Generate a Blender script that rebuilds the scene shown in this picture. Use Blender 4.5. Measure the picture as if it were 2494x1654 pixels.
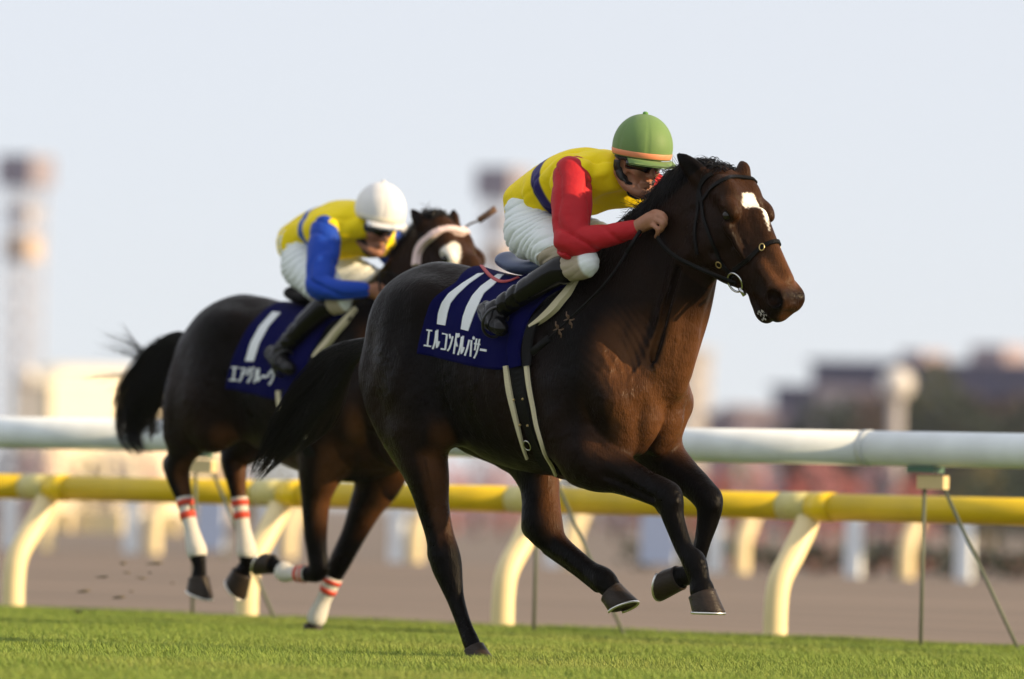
import bpy, math, random, time
import numpy as np
from mathutils import Vector, Matrix
from mathutils.bvhtree import BVHTree
_T0 = time.time()
for _o in list(bpy.data.objects): bpy.data.objects.remove(_o, do_unlink=True)
SC = bpy.context.scene; COL = SC.collection
IW, IH = 2494, 1654            # pixel frame in which the camera was measured
FPX = 18510.0                  # focal length in those pixels (267 mm on a 36 mm sensor)
CAM_O = np.array([0, 0, 0.62]); _p = math.atan(413 / FPX); _r = math.radians(1.5)
CAM_F = np.array([0, math.cos(_p), math.sin(_p)]); _R0 = np.array([1., 0, 0]); _U0 = np.cross(_R0, CAM_F)
CAM_R = _R0 * math.cos(_r) + _U0 * math.sin(_r); CAM_U = _U0 * math.cos(_r) - _R0 * math.sin(_r)
def ray(px, py):
    d = CAM_F * FPX + CAM_R * (px - IW / 2) - CAM_U * (py - IH / 2); return d / np.linalg.norm(d)
def ground(px, py, z=0.0):
    d = ray(px, py); return CAM_O + d * ((z - CAM_O[2]) / d[2])
_y = math.radians(42)
FW = np.array([math.cos(_y), -math.sin(_y), 0]); RT = np.array([-math.sin(_y), -math.cos(_y), 0])
# ---------------------------------------------------------------- camera, sky, sun, exposure
cam_d = bpy.data.cameras.new('camera'); cam = bpy.data.objects.new('camera', cam_d); COL.objects.link(cam)
cam.matrix_world = Matrix(((CAM_R[0], CAM_U[0], -CAM_F[0], CAM_O[0]), (CAM_R[1], CAM_U[1], -CAM_F[1], CAM_O[1]), (CAM_R[2], CAM_U[2], -CAM_F[2], CAM_O[2]), (0, 0, 0, 1)))
cam_d.sensor_width = 36; cam_d.lens = FPX / IW * 36; cam_d.clip_start = 1; cam_d.clip_end = 20000
cam_d.dof.use_dof = True; cam_d.dof.focus_distance = 30.35; cam_d.dof.aperture_fstop = 2.4
SC.camera = cam
SUN_AZ = (0.955, -0.30); SUN_EL = math.radians(17)
wd = bpy.data.worlds.new('World'); SC.world = wd; wd.use_nodes = True
nt = wd.node_tree; nt.nodes.clear()
sky = nt.nodes.new('ShaderNodeTexSky'); sky.sky_type = 'NISHITA'; sky.sun_disc = False
sky.sun_elevation = SUN_EL; sky.sun_rotation = math.atan2(SUN_AZ[0], SUN_AZ[1])
sky.air_density = 0.6; sky.dust_density = 0.2; sky.ozone_density = 5.0
veil = nt.nodes.new('ShaderNodeMix'); veil.data_type = 'RGBA'; veil.inputs[0].default_value = .78; veil.inputs[7].default_value = (7.75, 7.8, 7.95, 1)   # an even milky veil over the whole sky
bg = nt.nodes.new('ShaderNodeBackground'); bg.inputs[1].default_value = 0.088
wo = nt.nodes.new('ShaderNodeOutputWorld')
nt.links.new(sky.outputs[0], veil.inputs[6]); nt.links.new(veil.outputs[2], bg.inputs[0]); nt.links.new(bg.outputs[0], wo.inputs[0])
sun_d = bpy.data.lights.new('sun', 'SUN'); sun = bpy.data.objects.new('sun', sun_d); COL.objects.link(sun)
sun_d.energy = 5.0; sun_d.angle = math.radians(.6); sun_d.color = (1, .74, .43)
_d = Vector((SUN_AZ[0]*math.cos(SUN_EL), SUN_AZ[1]*math.cos(SUN_EL), math.sin(SUN_EL)))
sun.rotation_euler = _d.to_track_quat('Z', 'Y').to_euler(); sun.location = (20, 0, 20)
SC.view_settings.view_transform = 'Standard'; SC.view_settings.look = 'None'; SC.view_settings.gamma = 1
SC.view_settings.use_curve_mapping = False; SC.view_settings.exposure = 0.47
SC.render.engine = 'CYCLES'; SC.cycles.use_denoising = True; SC.cycles.max_bounces = 6
# ---------------------------------------------------------------- numeric helpers
class Frame:
    """local frame of a runner: u along the running direction, t to its right side, z up"""
    def __init__(s, org): s.o = np.array(org, float)
    def P(s, px, py, t):
        d = ray(px, py); k = (np.dot(s.o - CAM_O, RT) + t) / np.dot(d, RT); p = CAM_O + d * k - s.o
        return np.array([p @ FW, p @ RT, p[2]])
    def W(s, l):
        l = np.asarray(l, float)
        return s.o + l[..., 0:1] * FW + l[..., 1:2] * RT + l[..., 2:3] * np.array([0, 0, 1.])
    def L(s, w):
        p = np.asarray(w, float) - s.o
        return np.stack([p @ FW, p @ RT, p[..., 2]], -1)
def proj(w):
    p = np.asarray(w, float) - CAM_O
    return np.stack([IW / 2 + FPX * (p @ CAM_R) / (p @ CAM_F), IH / 2 - FPX * (p @ CAM_U) / (p @ CAM_F)], -1)

def interp(xs, ys, x):
    """smooth (monotone cubic-ish) interpolation"""
    xs = np.asarray(xs, float); ys = np.asarray(ys, float)
    dx = np.diff(xs); sl = np.diff(ys) / dx
    m = np.concatenate([[sl[0]], (sl[1:] * dx[:-1] + sl[:-1] * dx[1:]) / (dx[1:] + dx[:-1]), [sl[-1]]])
    x = np.clip(x, xs[0], xs[-1]); i = np.clip(np.searchsorted(xs, x) - 1, 0, len(xs) - 2)
    h = dx[i]; q = (x - xs[i]) / h
    return ((2*q**3-3*q**2+1)*ys[i] + (q**3-2*q**2+q)*h*m[i] + (-2*q**3+3*q**2)*ys[i+1] + (q**3-q**2)*h*m[i+1])

def spline(P, n=6):
    P = np.asarray(P, float)
    if len(P) < 3: return np.array([P[0] + (P[-1]-P[0]) * k / n for k in range(n + 1)])
    Q = np.vstack([2*P[0]-P[1], P, 2*P[-1]-P[-2]]); out = []
    for i in range(1, len(Q) - 2):
        a, b, c, d = Q[i-1:i+3]
        for k in range(n):
            q = k / n
            out.append(.5*((2*b) + (c-a)*q + (2*a-5*b+4*c-d)*q*q + (3*b-a-3*c+d)*q**3))
    out.append(P[-1]); return np.array(out)

def rot_axes(ax, up=(0, 0, 1)):
    """orthonormal frame whose first axis is ax; columns"""
    e1 = np.array(ax, float); e1 /= np.linalg.norm(e1); e3 = np.cross(e1, up)
    if np.linalg.norm(e3) < 1e-6: e3 = np.cross(e1, (1, 0, 0))
    e3 /= np.linalg.norm(e3); e2 = np.cross(e3, e1)
    return np.array([e1, e2, e3])

class Field:
    """a signed distance field on a grid; smooth unions, then surface nets"""
    def __init__(s, lo, hi, h):
        s.lo = np.array(lo, float); s.h = h; s.n = np.ceil((np.array(hi) - lo) / h).astype(int) + 1
        s.D = np.full(s.n, 1.0, np.float32)
    def sub(s, lo, hi):
        a = np.clip(np.floor((np.array(lo) - s.lo) / s.h).astype(int), 0, s.n - 1)
        b = np.clip(np.ceil((np.array(hi) - s.lo) / s.h).astype(int) + 1, 1, s.n)
        g = [(s.lo[i] + s.h * np.arange(a[i], b[i])).astype(np.float32) for i in range(3)]
        return tuple(slice(a[i], b[i]) for i in range(3)), g[0][:, None, None], g[1][None, :, None], g[2][None, None, :]
    def put(s, sl, d, k, op='u'):
        a = s.D[sl]
        if op == 's':
            d = -d; hh = np.clip(.5 - .5 * (d - a) / -k, 0, 1) if False else np.clip(.5 + .5 * (d - a) / k, 0, 1)
            s.D[sl] = a + (d - a) * hh + k * hh * (1 - hh)
        elif k <= 0: s.D[sl] = np.minimum(a, d)
        else:
            hh = np.clip(.5 + .5 * (a - d) / k, 0, 1)
            s.D[sl] = a + (d - a) * hh - k * hh * (1 - hh)
    def ell(s, c, r, axes=None, k=.03, op='u'):
        c = np.array(c, float); r = np.array(r, float)
        if axes is None: axes = np.eye(3)
        ext = np.sqrt(((axes * r[:, None]) ** 2).sum(0)) + k + 3 * s.h
        sl, U, T, Z = s.sub(c - ext, c + ext)
        du, dt, dz = U - c[0], T - c[1], Z - c[2]; k0 = 0; k1 = 0
        for i in range(3):
            q = du * axes[i][0] + dt * axes[i][1] + dz * axes[i][2]
            k0 = k0 + (q / r[i]) ** 2; k1 = k1 + (q / r[i] ** 2) ** 2
        k0 = np.sqrt(k0); d = k0 * (k0 - 1) / np.sqrt(k1 + 1e-9)
        s.put(sl, d.astype(np.float32), k, op)
    def chain(s, P, R, flat=1.0, k=.03, op='u', n=5, smooth=True):
        """tapered tube through P; flat scales the lateral (t) half-width"""
        P = np.asarray(P, float); R = np.asarray(R, float); Fl = np.broadcast_to(np.asarray(flat, float), R.shape)
        if smooth:
            M = spline(np.column_stack([P, R, Fl]), n); P, R, Fl = M[:, :3], M[:, 3], M[:, 4]
        ext = (R * np.maximum(1, Fl)).max() + k + 3 * s.h
        SL, U, T, Z = s.sub(P.min(0) - ext, P.max(0) + ext)
        base = [x.start for x in SL]; tmp = np.full([x.stop - x.start for x in SL], 1.0, np.float32)
        for i in range(len(P) - 1):
            a, b = P[i], P[i+1]; e = max(R[i]*max(1, Fl[i]), R[i+1]*max(1, Fl[i+1])) + k + 3 * s.h
            sl, u, t, z = s.sub(np.minimum(a, b) - e, np.maximum(a, b) + e)
            d = (b - a).astype(np.float32); dd = float(d @ d) + 1e-12
            h = np.clip(((u-a[0])*d[0] + (t-a[1])*d[1] + (z-a[2])*d[2]) / dd, 0, 1)
            fl = Fl[i] + h * (Fl[i+1] - Fl[i]); rr = R[i] + h * (R[i+1] - R[i])
            q = np.sqrt((u-a[0]-h*d[0])**2 + ((t-a[1]-h*d[1])/fl)**2 + (z-a[2]-h*d[2])**2) - rr
            loc = tuple(slice(x.start - b0, x.stop - b0) for x, b0 in zip(sl, base))
            tmp[loc] = np.minimum(tmp[loc], q)
        s.put(SL, tmp, k, op)
    def loft(s, O, axes, ss, top, bot, wid, k=.03, ex=2.2, end=.02, low=1.0):
        """closed body along axes[0]: profile top/bot on axes[1], half-width wid on axes[2]; low<1 narrows the underside"""
        O = np.array(O, float); e1, e2, e3 = axes
        pts = []
        for q in np.linspace(ss[0], ss[-1], 12):
            for v in (interp(ss, top, q), interp(ss, bot, q)):
                for w in (-1, 1): pts.append(O + e1*q + e2*v + e3*w*interp(ss, wid, q))
        pts = np.array(pts); ext = k + .04
        sl, U, T, Z = s.sub(pts.min(0) - ext, pts.max(0) + ext)
        du, dt, dz = U-O[0], T-O[1], Z-O[2]
        a = du*e1[0]+dt*e1[1]+dz*e1[2]; v = du*e2[0]+dt*e2[1]+dz*e2[2]; w = du*e3[0]+dt*e3[1]+dz*e3[2]
        tab = np.linspace(ss[0], ss[-1], 200); f = lambda y: np.interp(a, tab, interp(ss, y, tab)).astype(np.float32)
        tp, bt, wd = f(top), f(bot), f(wid)
        c = (tp + bt) / 2; hh = np.maximum((tp - bt) / 2, 1e-3); q = (v - c) / hh
        wd = np.maximum(wd * (1 - (1-low) * np.clip(.5 - q*.5, 0, 1)), 1e-3)
        rr = (np.abs(q)**ex + np.abs(w/wd)**ex) ** (1/ex)
        d = (rr - 1) * np.minimum(hh, wd)
        over = np.maximum(ss[0] - a, a - ss[-1])
        d = np.where(over > 0, np.sqrt(np.maximum(d, 0)**2 + over**2) + np.minimum(d, 0)*0, d)
        s.put(sl, d.astype(np.float32), k)
    def disp(s, lo, hi, fn):
        sl, U, T, Z = s.sub(lo, hi); s.D[sl] += fn(U, T, Z).astype(np.float32)
    def mesh(s):
        D = s.D; ins = D < 0; n = D.shape
        c = [slice(0, -1), slice(1, None)]
        cnt = np.zeros([x-1 for x in n], np.int8)
        for i in (0, 1):
            for j in (0, 1):
                for l in (0, 1): cnt += ins[c[i], c[j], c[l]]
        act = (cnt > 0) & (cnt < 8); idx = np.full(act.shape, -1, np.int64); cells = np.argwhere(act); idx[act] = np.arange(len(cells))
        acc = np.zeros((len(cells), 3)); m = np.zeros(len(cells))
        I, J, K = cells.T
        for ax in range(3):
            o = [i for i in range(3) if i != ax]
            for p in (0, 1):
                for q in (0, 1):
                    off = np.zeros(3, int); off[o[0]] = p; off[o[1]] = q
                    d0 = D[I+off[0], J+off[1], K+off[2]]; o2 = off.copy(); o2[ax] = 1; d1 = D[I+o2[0], J+o2[1], K+o2[2]]
                    x = (d0 < 0) != (d1 < 0); tt = np.where(x, d0 / np.where(x, d0 - d1, 1), 0)
                    pos = np.broadcast_to(off, (len(cells), 3)).astype(float).copy(); pos[:, ax] += tt
                    acc += pos * x[:, None]; m += x
        V = s.lo + (cells + acc / m[:, None]) * s.h
        Q = []
        for ax in range(3):
            o = [(1, 2), (2, 0), (0, 1)][ax]
            lo = [slice(None)] * 3; hi = [slice(None)] * 3; lo[ax] = slice(0, -1); hi[ax] = slice(1, None)
            a, b = ins[tuple(lo)], ins[tuple(hi)]; e = np.argwhere(a != b)
            e = e[(e[:, o[0]] > 0) & (e[:, o[1]] > 0) & (e[:, o[0]] < n[o[0]]-1) & (e[:, o[1]] < n[o[1]]-1)]
            flip = ~a[tuple(e.T)]; q = []
            for p, r in ((-1, -1), (0, -1), (0, 0), (-1, 0)):
                f = e.copy(); f[:, o[0]] += p; f[:, o[1]] += r; q.append(idx[tuple(f.T)])
            q = np.stack(q, 1); q[flip] = q[flip][:, ::-1]; Q.append(q)
        return V, np.vstack(Q)

def smooth_mesh(V, Q, it=2, lam=.5):
    """light umbrella smoothing of a quad mesh"""
    a = np.concatenate([Q[:, 0], Q[:, 1], Q[:, 2], Q[:, 3]]); b = np.concatenate([Q[:, 1], Q[:, 2], Q[:, 3], Q[:, 0]])
    cnt = np.bincount(a, minlength=len(V)) + np.bincount(b, minlength=len(V))
    for _ in range(it):
        acc = np.stack([np.bincount(a, V[b, i], len(V)) + np.bincount(b, V[a, i], len(V)) for i in range(3)], 1)
        V = V + lam * (acc / np.maximum(cnt, 1)[:, None] - V)
    return V
# ---------------------------------------------------------------- blender helpers
def mesh_data(name, V, F, smooth=True, attrs=None):
    V = np.asarray(V, float); me = bpy.data.meshes.new(name)
    if isinstance(F, np.ndarray) and F.ndim == 2:
        n, k = F.shape; me.vertices.add(len(V)); me.vertices.foreach_set('co', V.astype(np.float32).ravel())
        me.loops.add(n*k); me.loops.foreach_set('vertex_index', F.astype(np.int32).ravel())
        me.polygons.add(n); me.polygons.foreach_set('loop_start', np.arange(0, n*k, k, dtype=np.int32))
        me.polygons.foreach_set('use_smooth', np.full(n, smooth)); me.update(calc_edges=True); me.validate()
    else:
        me.from_pydata([tuple(v) for v in V], [], [tuple(int(i) for i in f) for f in F]); me.update()
        me.polygons.foreach_set('use_smooth', [smooth]*len(me.polygons))
    for k, a in (attrs or {}).items():
        at = me.attributes.new(k, 'FLOAT', 'POINT'); at.data.foreach_set('value', np.asarray(a, np.float32).ravel())
    return me
def root(name, loc, label, cat, group=None):
    o = bpy.data.objects.new(name, None); COL.objects.link(o); o.location = loc; o.empty_display_size = .1
    o['label'] = label; o['category'] = cat
    if group: o['group'] = group
    return o
def base_of(p):
    b = np.zeros(3)
    while p is not None: b = b + np.array(p.location); p = p.parent
    return b
def part(name, V, F, mat, parent=None, smooth=True, attrs=None, label=None, kind=None, at=None):
    """one mesh object; V in world space"""
    V = np.asarray(V, float); b = base_of(parent); loc = np.zeros(3)
    if parent is None or at is not None:
        loc = np.array(at if at is not None else (V.min(0)*[.5, .5, 1] + V.max(0)*[.5, .5, 0])) - b
    o = bpy.data.objects.new(name, mesh_data(name, V - b - loc, F, smooth, attrs)); COL.objects.link(o)
    o.location = loc
    if parent: o.parent = parent
    if mat: o.data.materials.append(mat)
    if label: o['label'] = label
    if kind: o['kind'] = kind
    return o
def tag(o, label, cat, group=None):
    o['label'] = label; o['category'] = cat
    if group: o['group'] = group
    return o
class MB:
    """collects shapes into one mesh"""
    def __init__(s): s.V = []; s.F = []
    def add(s, V, F):
        n = len(s.V); s.V += [tuple(v) for v in V]; s.F += [tuple(int(i)+n for i in f) for f in F]; return s
    def box(s, c, size, ax=None):
        c = np.array(c, float); A = np.eye(3) if ax is None else np.array(ax); h = np.array(size)/2
        V = [c + A[0]*h[0]*x + A[1]*h[1]*y + A[2]*h[2]*z for x in (-1, 1) for y in (-1, 1) for z in (-1, 1)]
        return s.add(V, [(0, 1, 3, 2), (4, 6, 7, 5), (0, 4, 5, 1), (2, 3, 7, 6), (0, 2, 6, 4), (1, 5, 7, 3)])
    def tube(s, P, R, n=10, cap=True, flat=1.0, nrm=None):
        V, F = tube(P, R, n, cap, flat, nrm); return s.add(V, F)
    def build(s, name, mat, parent=None, smooth=False, **k): return part(name, s.V, s.F, mat, parent, smooth, **k)
def tube(P, R, n=10, cap=True, flat=1.0, nrm=None):
    P = np.asarray(P, float); R = np.broadcast_to(np.asarray(R, float), (len(P),))
    T = np.gradient(P, axis=0) if len(P) > 1 else P; T /= np.linalg.norm(T, axis=1)[:, None] + 1e-12
    a = np.array(nrm if nrm is not None else (0, 0, 1.)) 
    if nrm is None and abs(T[0] @ a) > .9: a = np.array([1., 0, 0])
    V = []; F = []
    for i in range(len(P)):
        a = a - T[i]*(a @ T[i]); a /= np.linalg.norm(a) + 1e-12; b = np.cross(T[i], a)
        for k in range(n):
            th = 2*math.pi*k/n; V.append(P[i] + R[i]*(a*math.cos(th)*flat + b*math.sin(th)))
    for i in range(len(P)-1):
        for k in range(n): F.append((i*n+k, i*n+(k+1) % n, (i+1)*n+(k+1) % n, (i+1)*n+k))
    if cap: F += [tuple(range(n))[::-1], tuple((len(P)-1)*n+k for k in range(n))]
    return V, F
def ring_tube(c, e1, e2, r1, r2, rt, n=28, m=8):
    """closed ring (torus)"""
    c = np.array(c, float); V = []; F = []; e3 = np.cross(e1, e2)
    for i in range(n):
        th = 2*math.pi*i/n; d = e1*math.cos(th)*r1 + e2*math.sin(th)*r2; o = d/np.linalg.norm(d)
        for k in range(m):
            ph = 2*math.pi*k/m; V.append(c + d + rt*(o*math.cos(ph) + e3*math.sin(ph)))
    for i in range(n):
        for k in range(m): F.append((i*m+k, i*m+(k+1) % m, ((i+1) % n)*m+(k+1) % m, ((i+1) % n)*m+k))
    return V, F
# ---- materials
def mat(name, color, rough=.6, metal=0, spec=.5, var=0, vscale=8, bump=0, bscale=200, sheen=0, coat=0, stretch=None, sss=0, emit=None):
    m = bpy.data.materials.new(name); m.use_nodes = True; N = m.node_tree; b = N.nodes['Principled BSDF']
    b.inputs['Base Color'].default_value = (*color, 1); b.inputs['Roughness'].default_value = rough; b.inputs['Metallic'].default_value = metal
    b.inputs['Specular IOR Level'].default_value = spec
    if sheen: b.inputs['Sheen Weight'].default_value = sheen
    if coat: b.inputs['Coat Weight'].default_value = coat; b.inputs['Coat Roughness'].default_value = .15
    tc = None
    def coord(st):
        t = N.nodes.new('ShaderNodeTexCoord'); o = t.outputs['Object']
        if st is not None:
            mp = N.nodes.new('ShaderNodeMapping'); mp.inputs['Scale'].default_value = st; N.links.new(o, mp.inputs[0]); o = mp.outputs[0]
        return o
    if var:
        nz = N.nodes.new('ShaderNodeTexNoise'); nz.inputs['Scale'].default_value = vscale; nz.inputs['Detail'].default_value = 5
        N.links.new(coord(stretch), nz.inputs[0])
        mr = N.nodes.new('ShaderNodeMapRange'); mr.inputs[1].default_value = .25; mr.inputs[2].default_value = .75; mr.inputs[3].default_value = 1-var; mr.inputs[4].default_value = 1+var
        N.links.new(nz.outputs[0], mr.inputs[0])
        mx = N.nodes.new('ShaderNodeVectorMath'); mx.operation = 'SCALE'; mx.inputs[0].default_value = color; N.links.new(mr.outputs[0], mx.inputs['Scale'])
        N.links.new(mx.outputs[0], b.inputs['Base Color'])
    if bump:
        nz = N.nodes.new('ShaderNodeTexNoise'); nz.inputs['Scale'].default_value = bscale; nz.inputs['Detail'].default_value = 4
        N.links.new(coord(stretch), nz.inputs[0]); bp = N.nodes.new('ShaderNodeBump'); bp.inputs['Strength'].default_value = bump; bp.inputs['Distance'].default_value = .01
        N.links.new(nz.outputs[0], bp.inputs['Height']); N.links.new(bp.outputs[0], b.inputs['Normal'])
    return m
def node(m, t, **kw):
    n = m.node_tree.nodes.new(t)
    for k, v in kw.items(): setattr(n, k, v)
    return n
def attr(m, name):
    a = node(m, 'ShaderNodeAttribute'); a.attribute_name = name; return a.outputs['Fac']
def mixc(m, fac, a, b):
    n = node(m, 'ShaderNodeMix', data_type='RGBA'); L = m.node_tree.links
    (L.new(fac, n.inputs[0]) if not isinstance(fac, (int, float)) else setattr(n.inputs[0], 'default_value', fac))
    for v, s in ((a, n.inputs[6]), (b, n.inputs[7])):
        if isinstance(v, tuple): s.default_value = (*v, 1)
        else: L.new(v, s)
    return n.outputs[2]
def base_color(m, sock): m.node_tree.links.new(sock, m.node_tree.nodes['Principled BSDF'].inputs['Base Color'])
# ---------------------------------------------------------------- ground, rails, background
def gline(px0, py0, px1, py1):
    a, b = ground(px0, py0), ground(px1, py1); d = (b-a)/np.linalg.norm(b-a); return a, d
EDGE_A, RUN = gline(0, 1482, 2494, 1582)            # inner edge of the turf
RUN = np.array([RUN[0], RUN[1], 0]); RUN /= np.linalg.norm(RUN); INN = np.array([-RUN[1], RUN[0], 0])   # along the run; away from the camera
def trk(s, d, z=0): return EDGE_A + RUN*s + INN*d + np.array([0, 0, z])      # s along the rail, d inward of the turf edge
def sheet(name, d0, d1, z, m, s0=-400, s1=300, ns=1, nd=1):
    V = [trk(s0+(s1-s0)*i/ns, d0+(d1-d0)*j/nd, z) for i in range(ns+1) for j in range(nd+1)]
    F = [(i*(nd+1)+j, (i+1)*(nd+1)+j, (i+1)*(nd+1)+j+1, i*(nd+1)+j+1) for i in range(ns) for j in range(nd)]
    o = part(name, V, F, m, smooth=False, kind='structure'); return o
turf_m = mat('turf', (.085, .115, .018), .9, var=.35, vscale=3, bump=.6, bscale=60)
sand_m = mat('sand', (.185, .139, .106), .95, var=.5, vscale=1.0, bump=.5, bscale=12, stretch=(.12, 1.6, 1))
for n_ in sand_m.node_tree.nodes:
    if n_.type == 'MAPPING': n_.vector_type = 'TEXTURE'; n_.inputs['Rotation'].default_value = (0, 0, math.atan2(RUN[1], RUN[0])); n_.inputs['Scale'].default_value = (8, .6, 1)   # harrowed along the track
field_m = mat('infield_grass', (.17, .135, .11), .95, var=.3, vscale=.15)
part('ground', [(-9000, -60, -.012), (9000, -60, -.012), (9000, 16000, -.012), (-9000, 16000, -.012)], [(0, 1, 2, 3)], field_m, smooth=False, kind='structure')
sheet('turf_course', -32, 0, 0, turf_m)
SANDW = (ground(1247, 1377) - EDGE_A) @ INN
sheet('dirt_track', .0, SANDW, -.004, sand_m)
# grass blades where the picture can tell them
rng = np.random.default_rng(5)
def grass():
    n = 850000; P = []
    s = rng.uniform(-10, 20, n*3); d = rng.uniform(-14, .05, n*3)
    p = EDGE_A + RUN*s[:, None] + INN*d[:, None]; q = proj(p); ok = (q[:, 0] > -700) & (q[:, 0] < IW+700) & (q[:, 1] < IH+260); p = p[ok][:n]
    n = len(p); hgt = rng.uniform(.014, .036, n)*(1 + .3*np.sin(p[:, 0]*3.1)*np.sin(p[:, 1]*2.3)); a = rng.uniform(0, 2*math.pi, n); w = rng.uniform(.0022, .0042, n)
    lean = rng.normal(0, .02, (n, 2)); lean[:, 0] -= .008
    c, sn = np.cos(a)*w, np.sin(a)*w
    V = np.zeros((n, 3, 3)); V[:, 0] = p; V[:, 1] = p; V[:, 2] = p
    V[:, 0, 0] -= c; V[:, 0, 1] -= sn; V[:, 1, 0] += c; V[:, 1, 1] += sn; V[:, 2, :2] += lean; V[:, 2, 2] = hgt; V[:, :2, 2] = -.003
    m = mat('grass_blade', (.10, .17, .03), .7)
    col = mixc(m, attr(m, 'tint'), (.165, .265, .028), (.30, .32, .07)); col = mixc(m, attr(m, 'soil'), col, (.115, .085, .045)); base_color(m, col)
    m.node_tree.nodes['Principled BSDF'].inputs['Transmission Weight'].default_value = 0
    patch = .5 + .5*np.sin(p[:, 0]*1.7+1.3*np.sin(p[:, 1]*.9))*np.sin(p[:, 1]*1.1+p[:, 0]*.4)
    soil = np.zeros(n); rd = np.random.default_rng(77)                        # hoof-torn patches
    for _ in range(150):
        c0 = p[rd.integers(n)]; a0 = rd.uniform(.04, .13); dd = p - c0; u_ = dd@RUN/1.7; v_ = dd@INN; soil = np.maximum(soil, np.clip(1.25 - np.hypot(u_, v_)/a0, 0, 1))
    soil *= rng.random(n) < .8; V[:, 2, 2] *= 1 - .6*soil
    tint = np.clip(rng.beta(1.2, 3, n)*.8 + .35*patch**3, 0, 1)
    part('grass', V.reshape(-1, 3), np.arange(3*n).reshape(n, 3), m, smooth=False, kind='stuff', attrs={'tint': np.repeat(tint, 3), 'soil': np.repeat(soil, 3)})
grass()
# ---------------------------------------------------------------- rails
def s_at(px, d=0, z=0):
    lo, hi = -60., 60.
    for _ in range(50):
        mid = (lo+hi)/2
        if proj(trk(mid, d, z))[0] < px: lo = mid
        else: hi = mid
    return lo
yel_m = mat('yellow_paint', (.66, .47, .004), .5, var=.10, vscale=6)
yel2_m = mat('bright_yellow_sleeve', (.85, .60, .012), .3)
grey_m = mat('pale_yellow_joint', (.62, .56, .22), .4)
cream_m = mat('cream_post', (.84, .70, .40), .45, var=.06, vscale=6)
white_m = mat('white_paint', (.82, .88, .92), .6, var=.10, vscale=5)
green_m = mat('green_steel', (.11, .13, .09), .6)
clip_m = mat('green_clip', (.07, .16, .11), .4)
plate_m = mat('cream_bracket', (.70, .55, .28), .5)
joint_m = mat('rail_joint', (.62, .66, .68), .4)
# yellow rail on curved posts
ybase = root('yellow_rail', trk(0, .1), 'low yellow rail on curved cream posts along the turf edge', 'rail')
ps = [s_at(x) for x in (32, 601, 1224, 1888)]; step = (ps[-1]-ps[0])/3
ss_ = [ps[0]-step*k for k in range(9, 0, -1)] + ps + [ps[-1]+step*k for k in range(1, 8)]
YZ, YD, YR = .672, .24, .068
def post_curve(s, z1, d0, d1, k=1.0):
    return spline([trk(s, d0, -.05), trk(s, d0, .16*k), trk(s, d0+(d1-d0)*.12, .30*k), trk(s, d0+(d1-d0)*.55, .44*k), trk(s, d0+(d1-d0)*.9, .56*k), trk(s, d1, z1)], 5)
for i, s in enumerate(ss_):
    P_ = post_curve(s, YZ-YR*.8, 0, YD); V_, F_ = tube(P_, .062, 14, True, 1.0, RUN); part('post', V_, F_, cream_m, ybase)
    V_, F_ = tube([trk(s-.17, YD, YZ), trk(s+.02, YD, YZ)], YR+.004, 18); j = part('joint', V_, F_, grey_m, ybase)
    V_, F_ = tube([trk(s+.02, YD, YZ), trk(s+.16, YD, YZ)], YR+.006, 18); part('collar', V_, F_, yel2_m, j)
    if i+1 < len(ss_):
        V_, F_ = tube([trk(s+.155, YD, YZ), trk(ss_[i+1]-.165, YD, YZ)], YR, 18); part('pipe', V_, F_, yel_m, ybase)
# white rail on thin green trestles
WD = -.98; WZ, WR = .958, .084
wbase = root('white_rail', trk(0, WD), 'thick white rail on thin green trestles in front of the yellow rail', 'rail')
ws = [s_at(x, WD) for x in (468, 1300, 2242)]; st2 = (ws[-1]-ws[0])/2
ws = [ws[0]-st2*k for k in range(5, 0, -1)] + ws + [ws[-1]+st2*k for k in range(1, 5)]
for i, s in enumerate(ws):
    for nm, a, b in (('leg', (s, 0), (s, .80)), ('brace', (s+.62, 0), (s+.10, .80))):
        V_, F_ = tube([trk(a[0], WD, a[1]-.03), trk(b[0], WD, b[1])], .009, 8); part(nm, V_, F_, green_m, wbase)
    m_ = MB().box(trk(s+.05, WD, .80), (.16, .045, .065), (RUN, INN, np.array([0, 0, 1.]))); bk = m_.build('bracket', plate_m, wbase)
    MB().box(trk(s, WD, .86), (.17, .08, .03), (RUN, INN, np.array([0, 0, 1.]))).build('clip', clip_m, bk)
    if i+1 < len(ws):
        a, b = s-.35, ws[i+1]-.35
        V_, F_ = tube([trk(a+.004, WD, WZ), trk(b-.004, WD, WZ)], WR, 24); part('pipe', V_, F_, white_m, wbase)
        V_, F_ = tube([trk(b-.02, WD, WZ), trk(b+.02, WD, WZ)], WR+.004, 24); part('joint', V_, F_, joint_m, wbase)
# far rail across the dirt
fbase = root('far_rail', trk(5, SANDW), 'far rail of cream curved posts and flat white posts beyond the dirt track', 'rail')
fpx = (352, 680, 990, 1370, 1785, 2185, 2560)
for x in range(-3, 12):
    s = np.interp(x, range(7), [s_at(q, SANDW) for q in fpx]) if 0 <= x <= 6 else (s_at(fpx[0], SANDW) + 1.75*x if x < 0 else s_at(fpx[-1], SANDW) + 1.75*(x-6))
    V_, F_ = tube(post_curve(s, .74, SANDW+.15, SANDW+.35, 1.2), .085, 12, True, 1.0, RUN); part('curved_post', V_, F_, cream_m, fbase)
for x in (-260, 15, 312, 640, 958, 1340, 1733, 2071, 2340, 2640):
    s = s_at(x, SANDW); w = .20
    MB().box(trk(s, SANDW+.05, .36), (w, .06, .76), (RUN, INN, np.array([0, 0, 1.]))).build('flat_post', white_m, fbase)
V_, F_ = tube([trk(-60, SANDW+.35, .76), trk(90, SANDW+.35, .76)], .06, 12); part('top_pipe', V_, F_, white_m, fbase)
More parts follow.
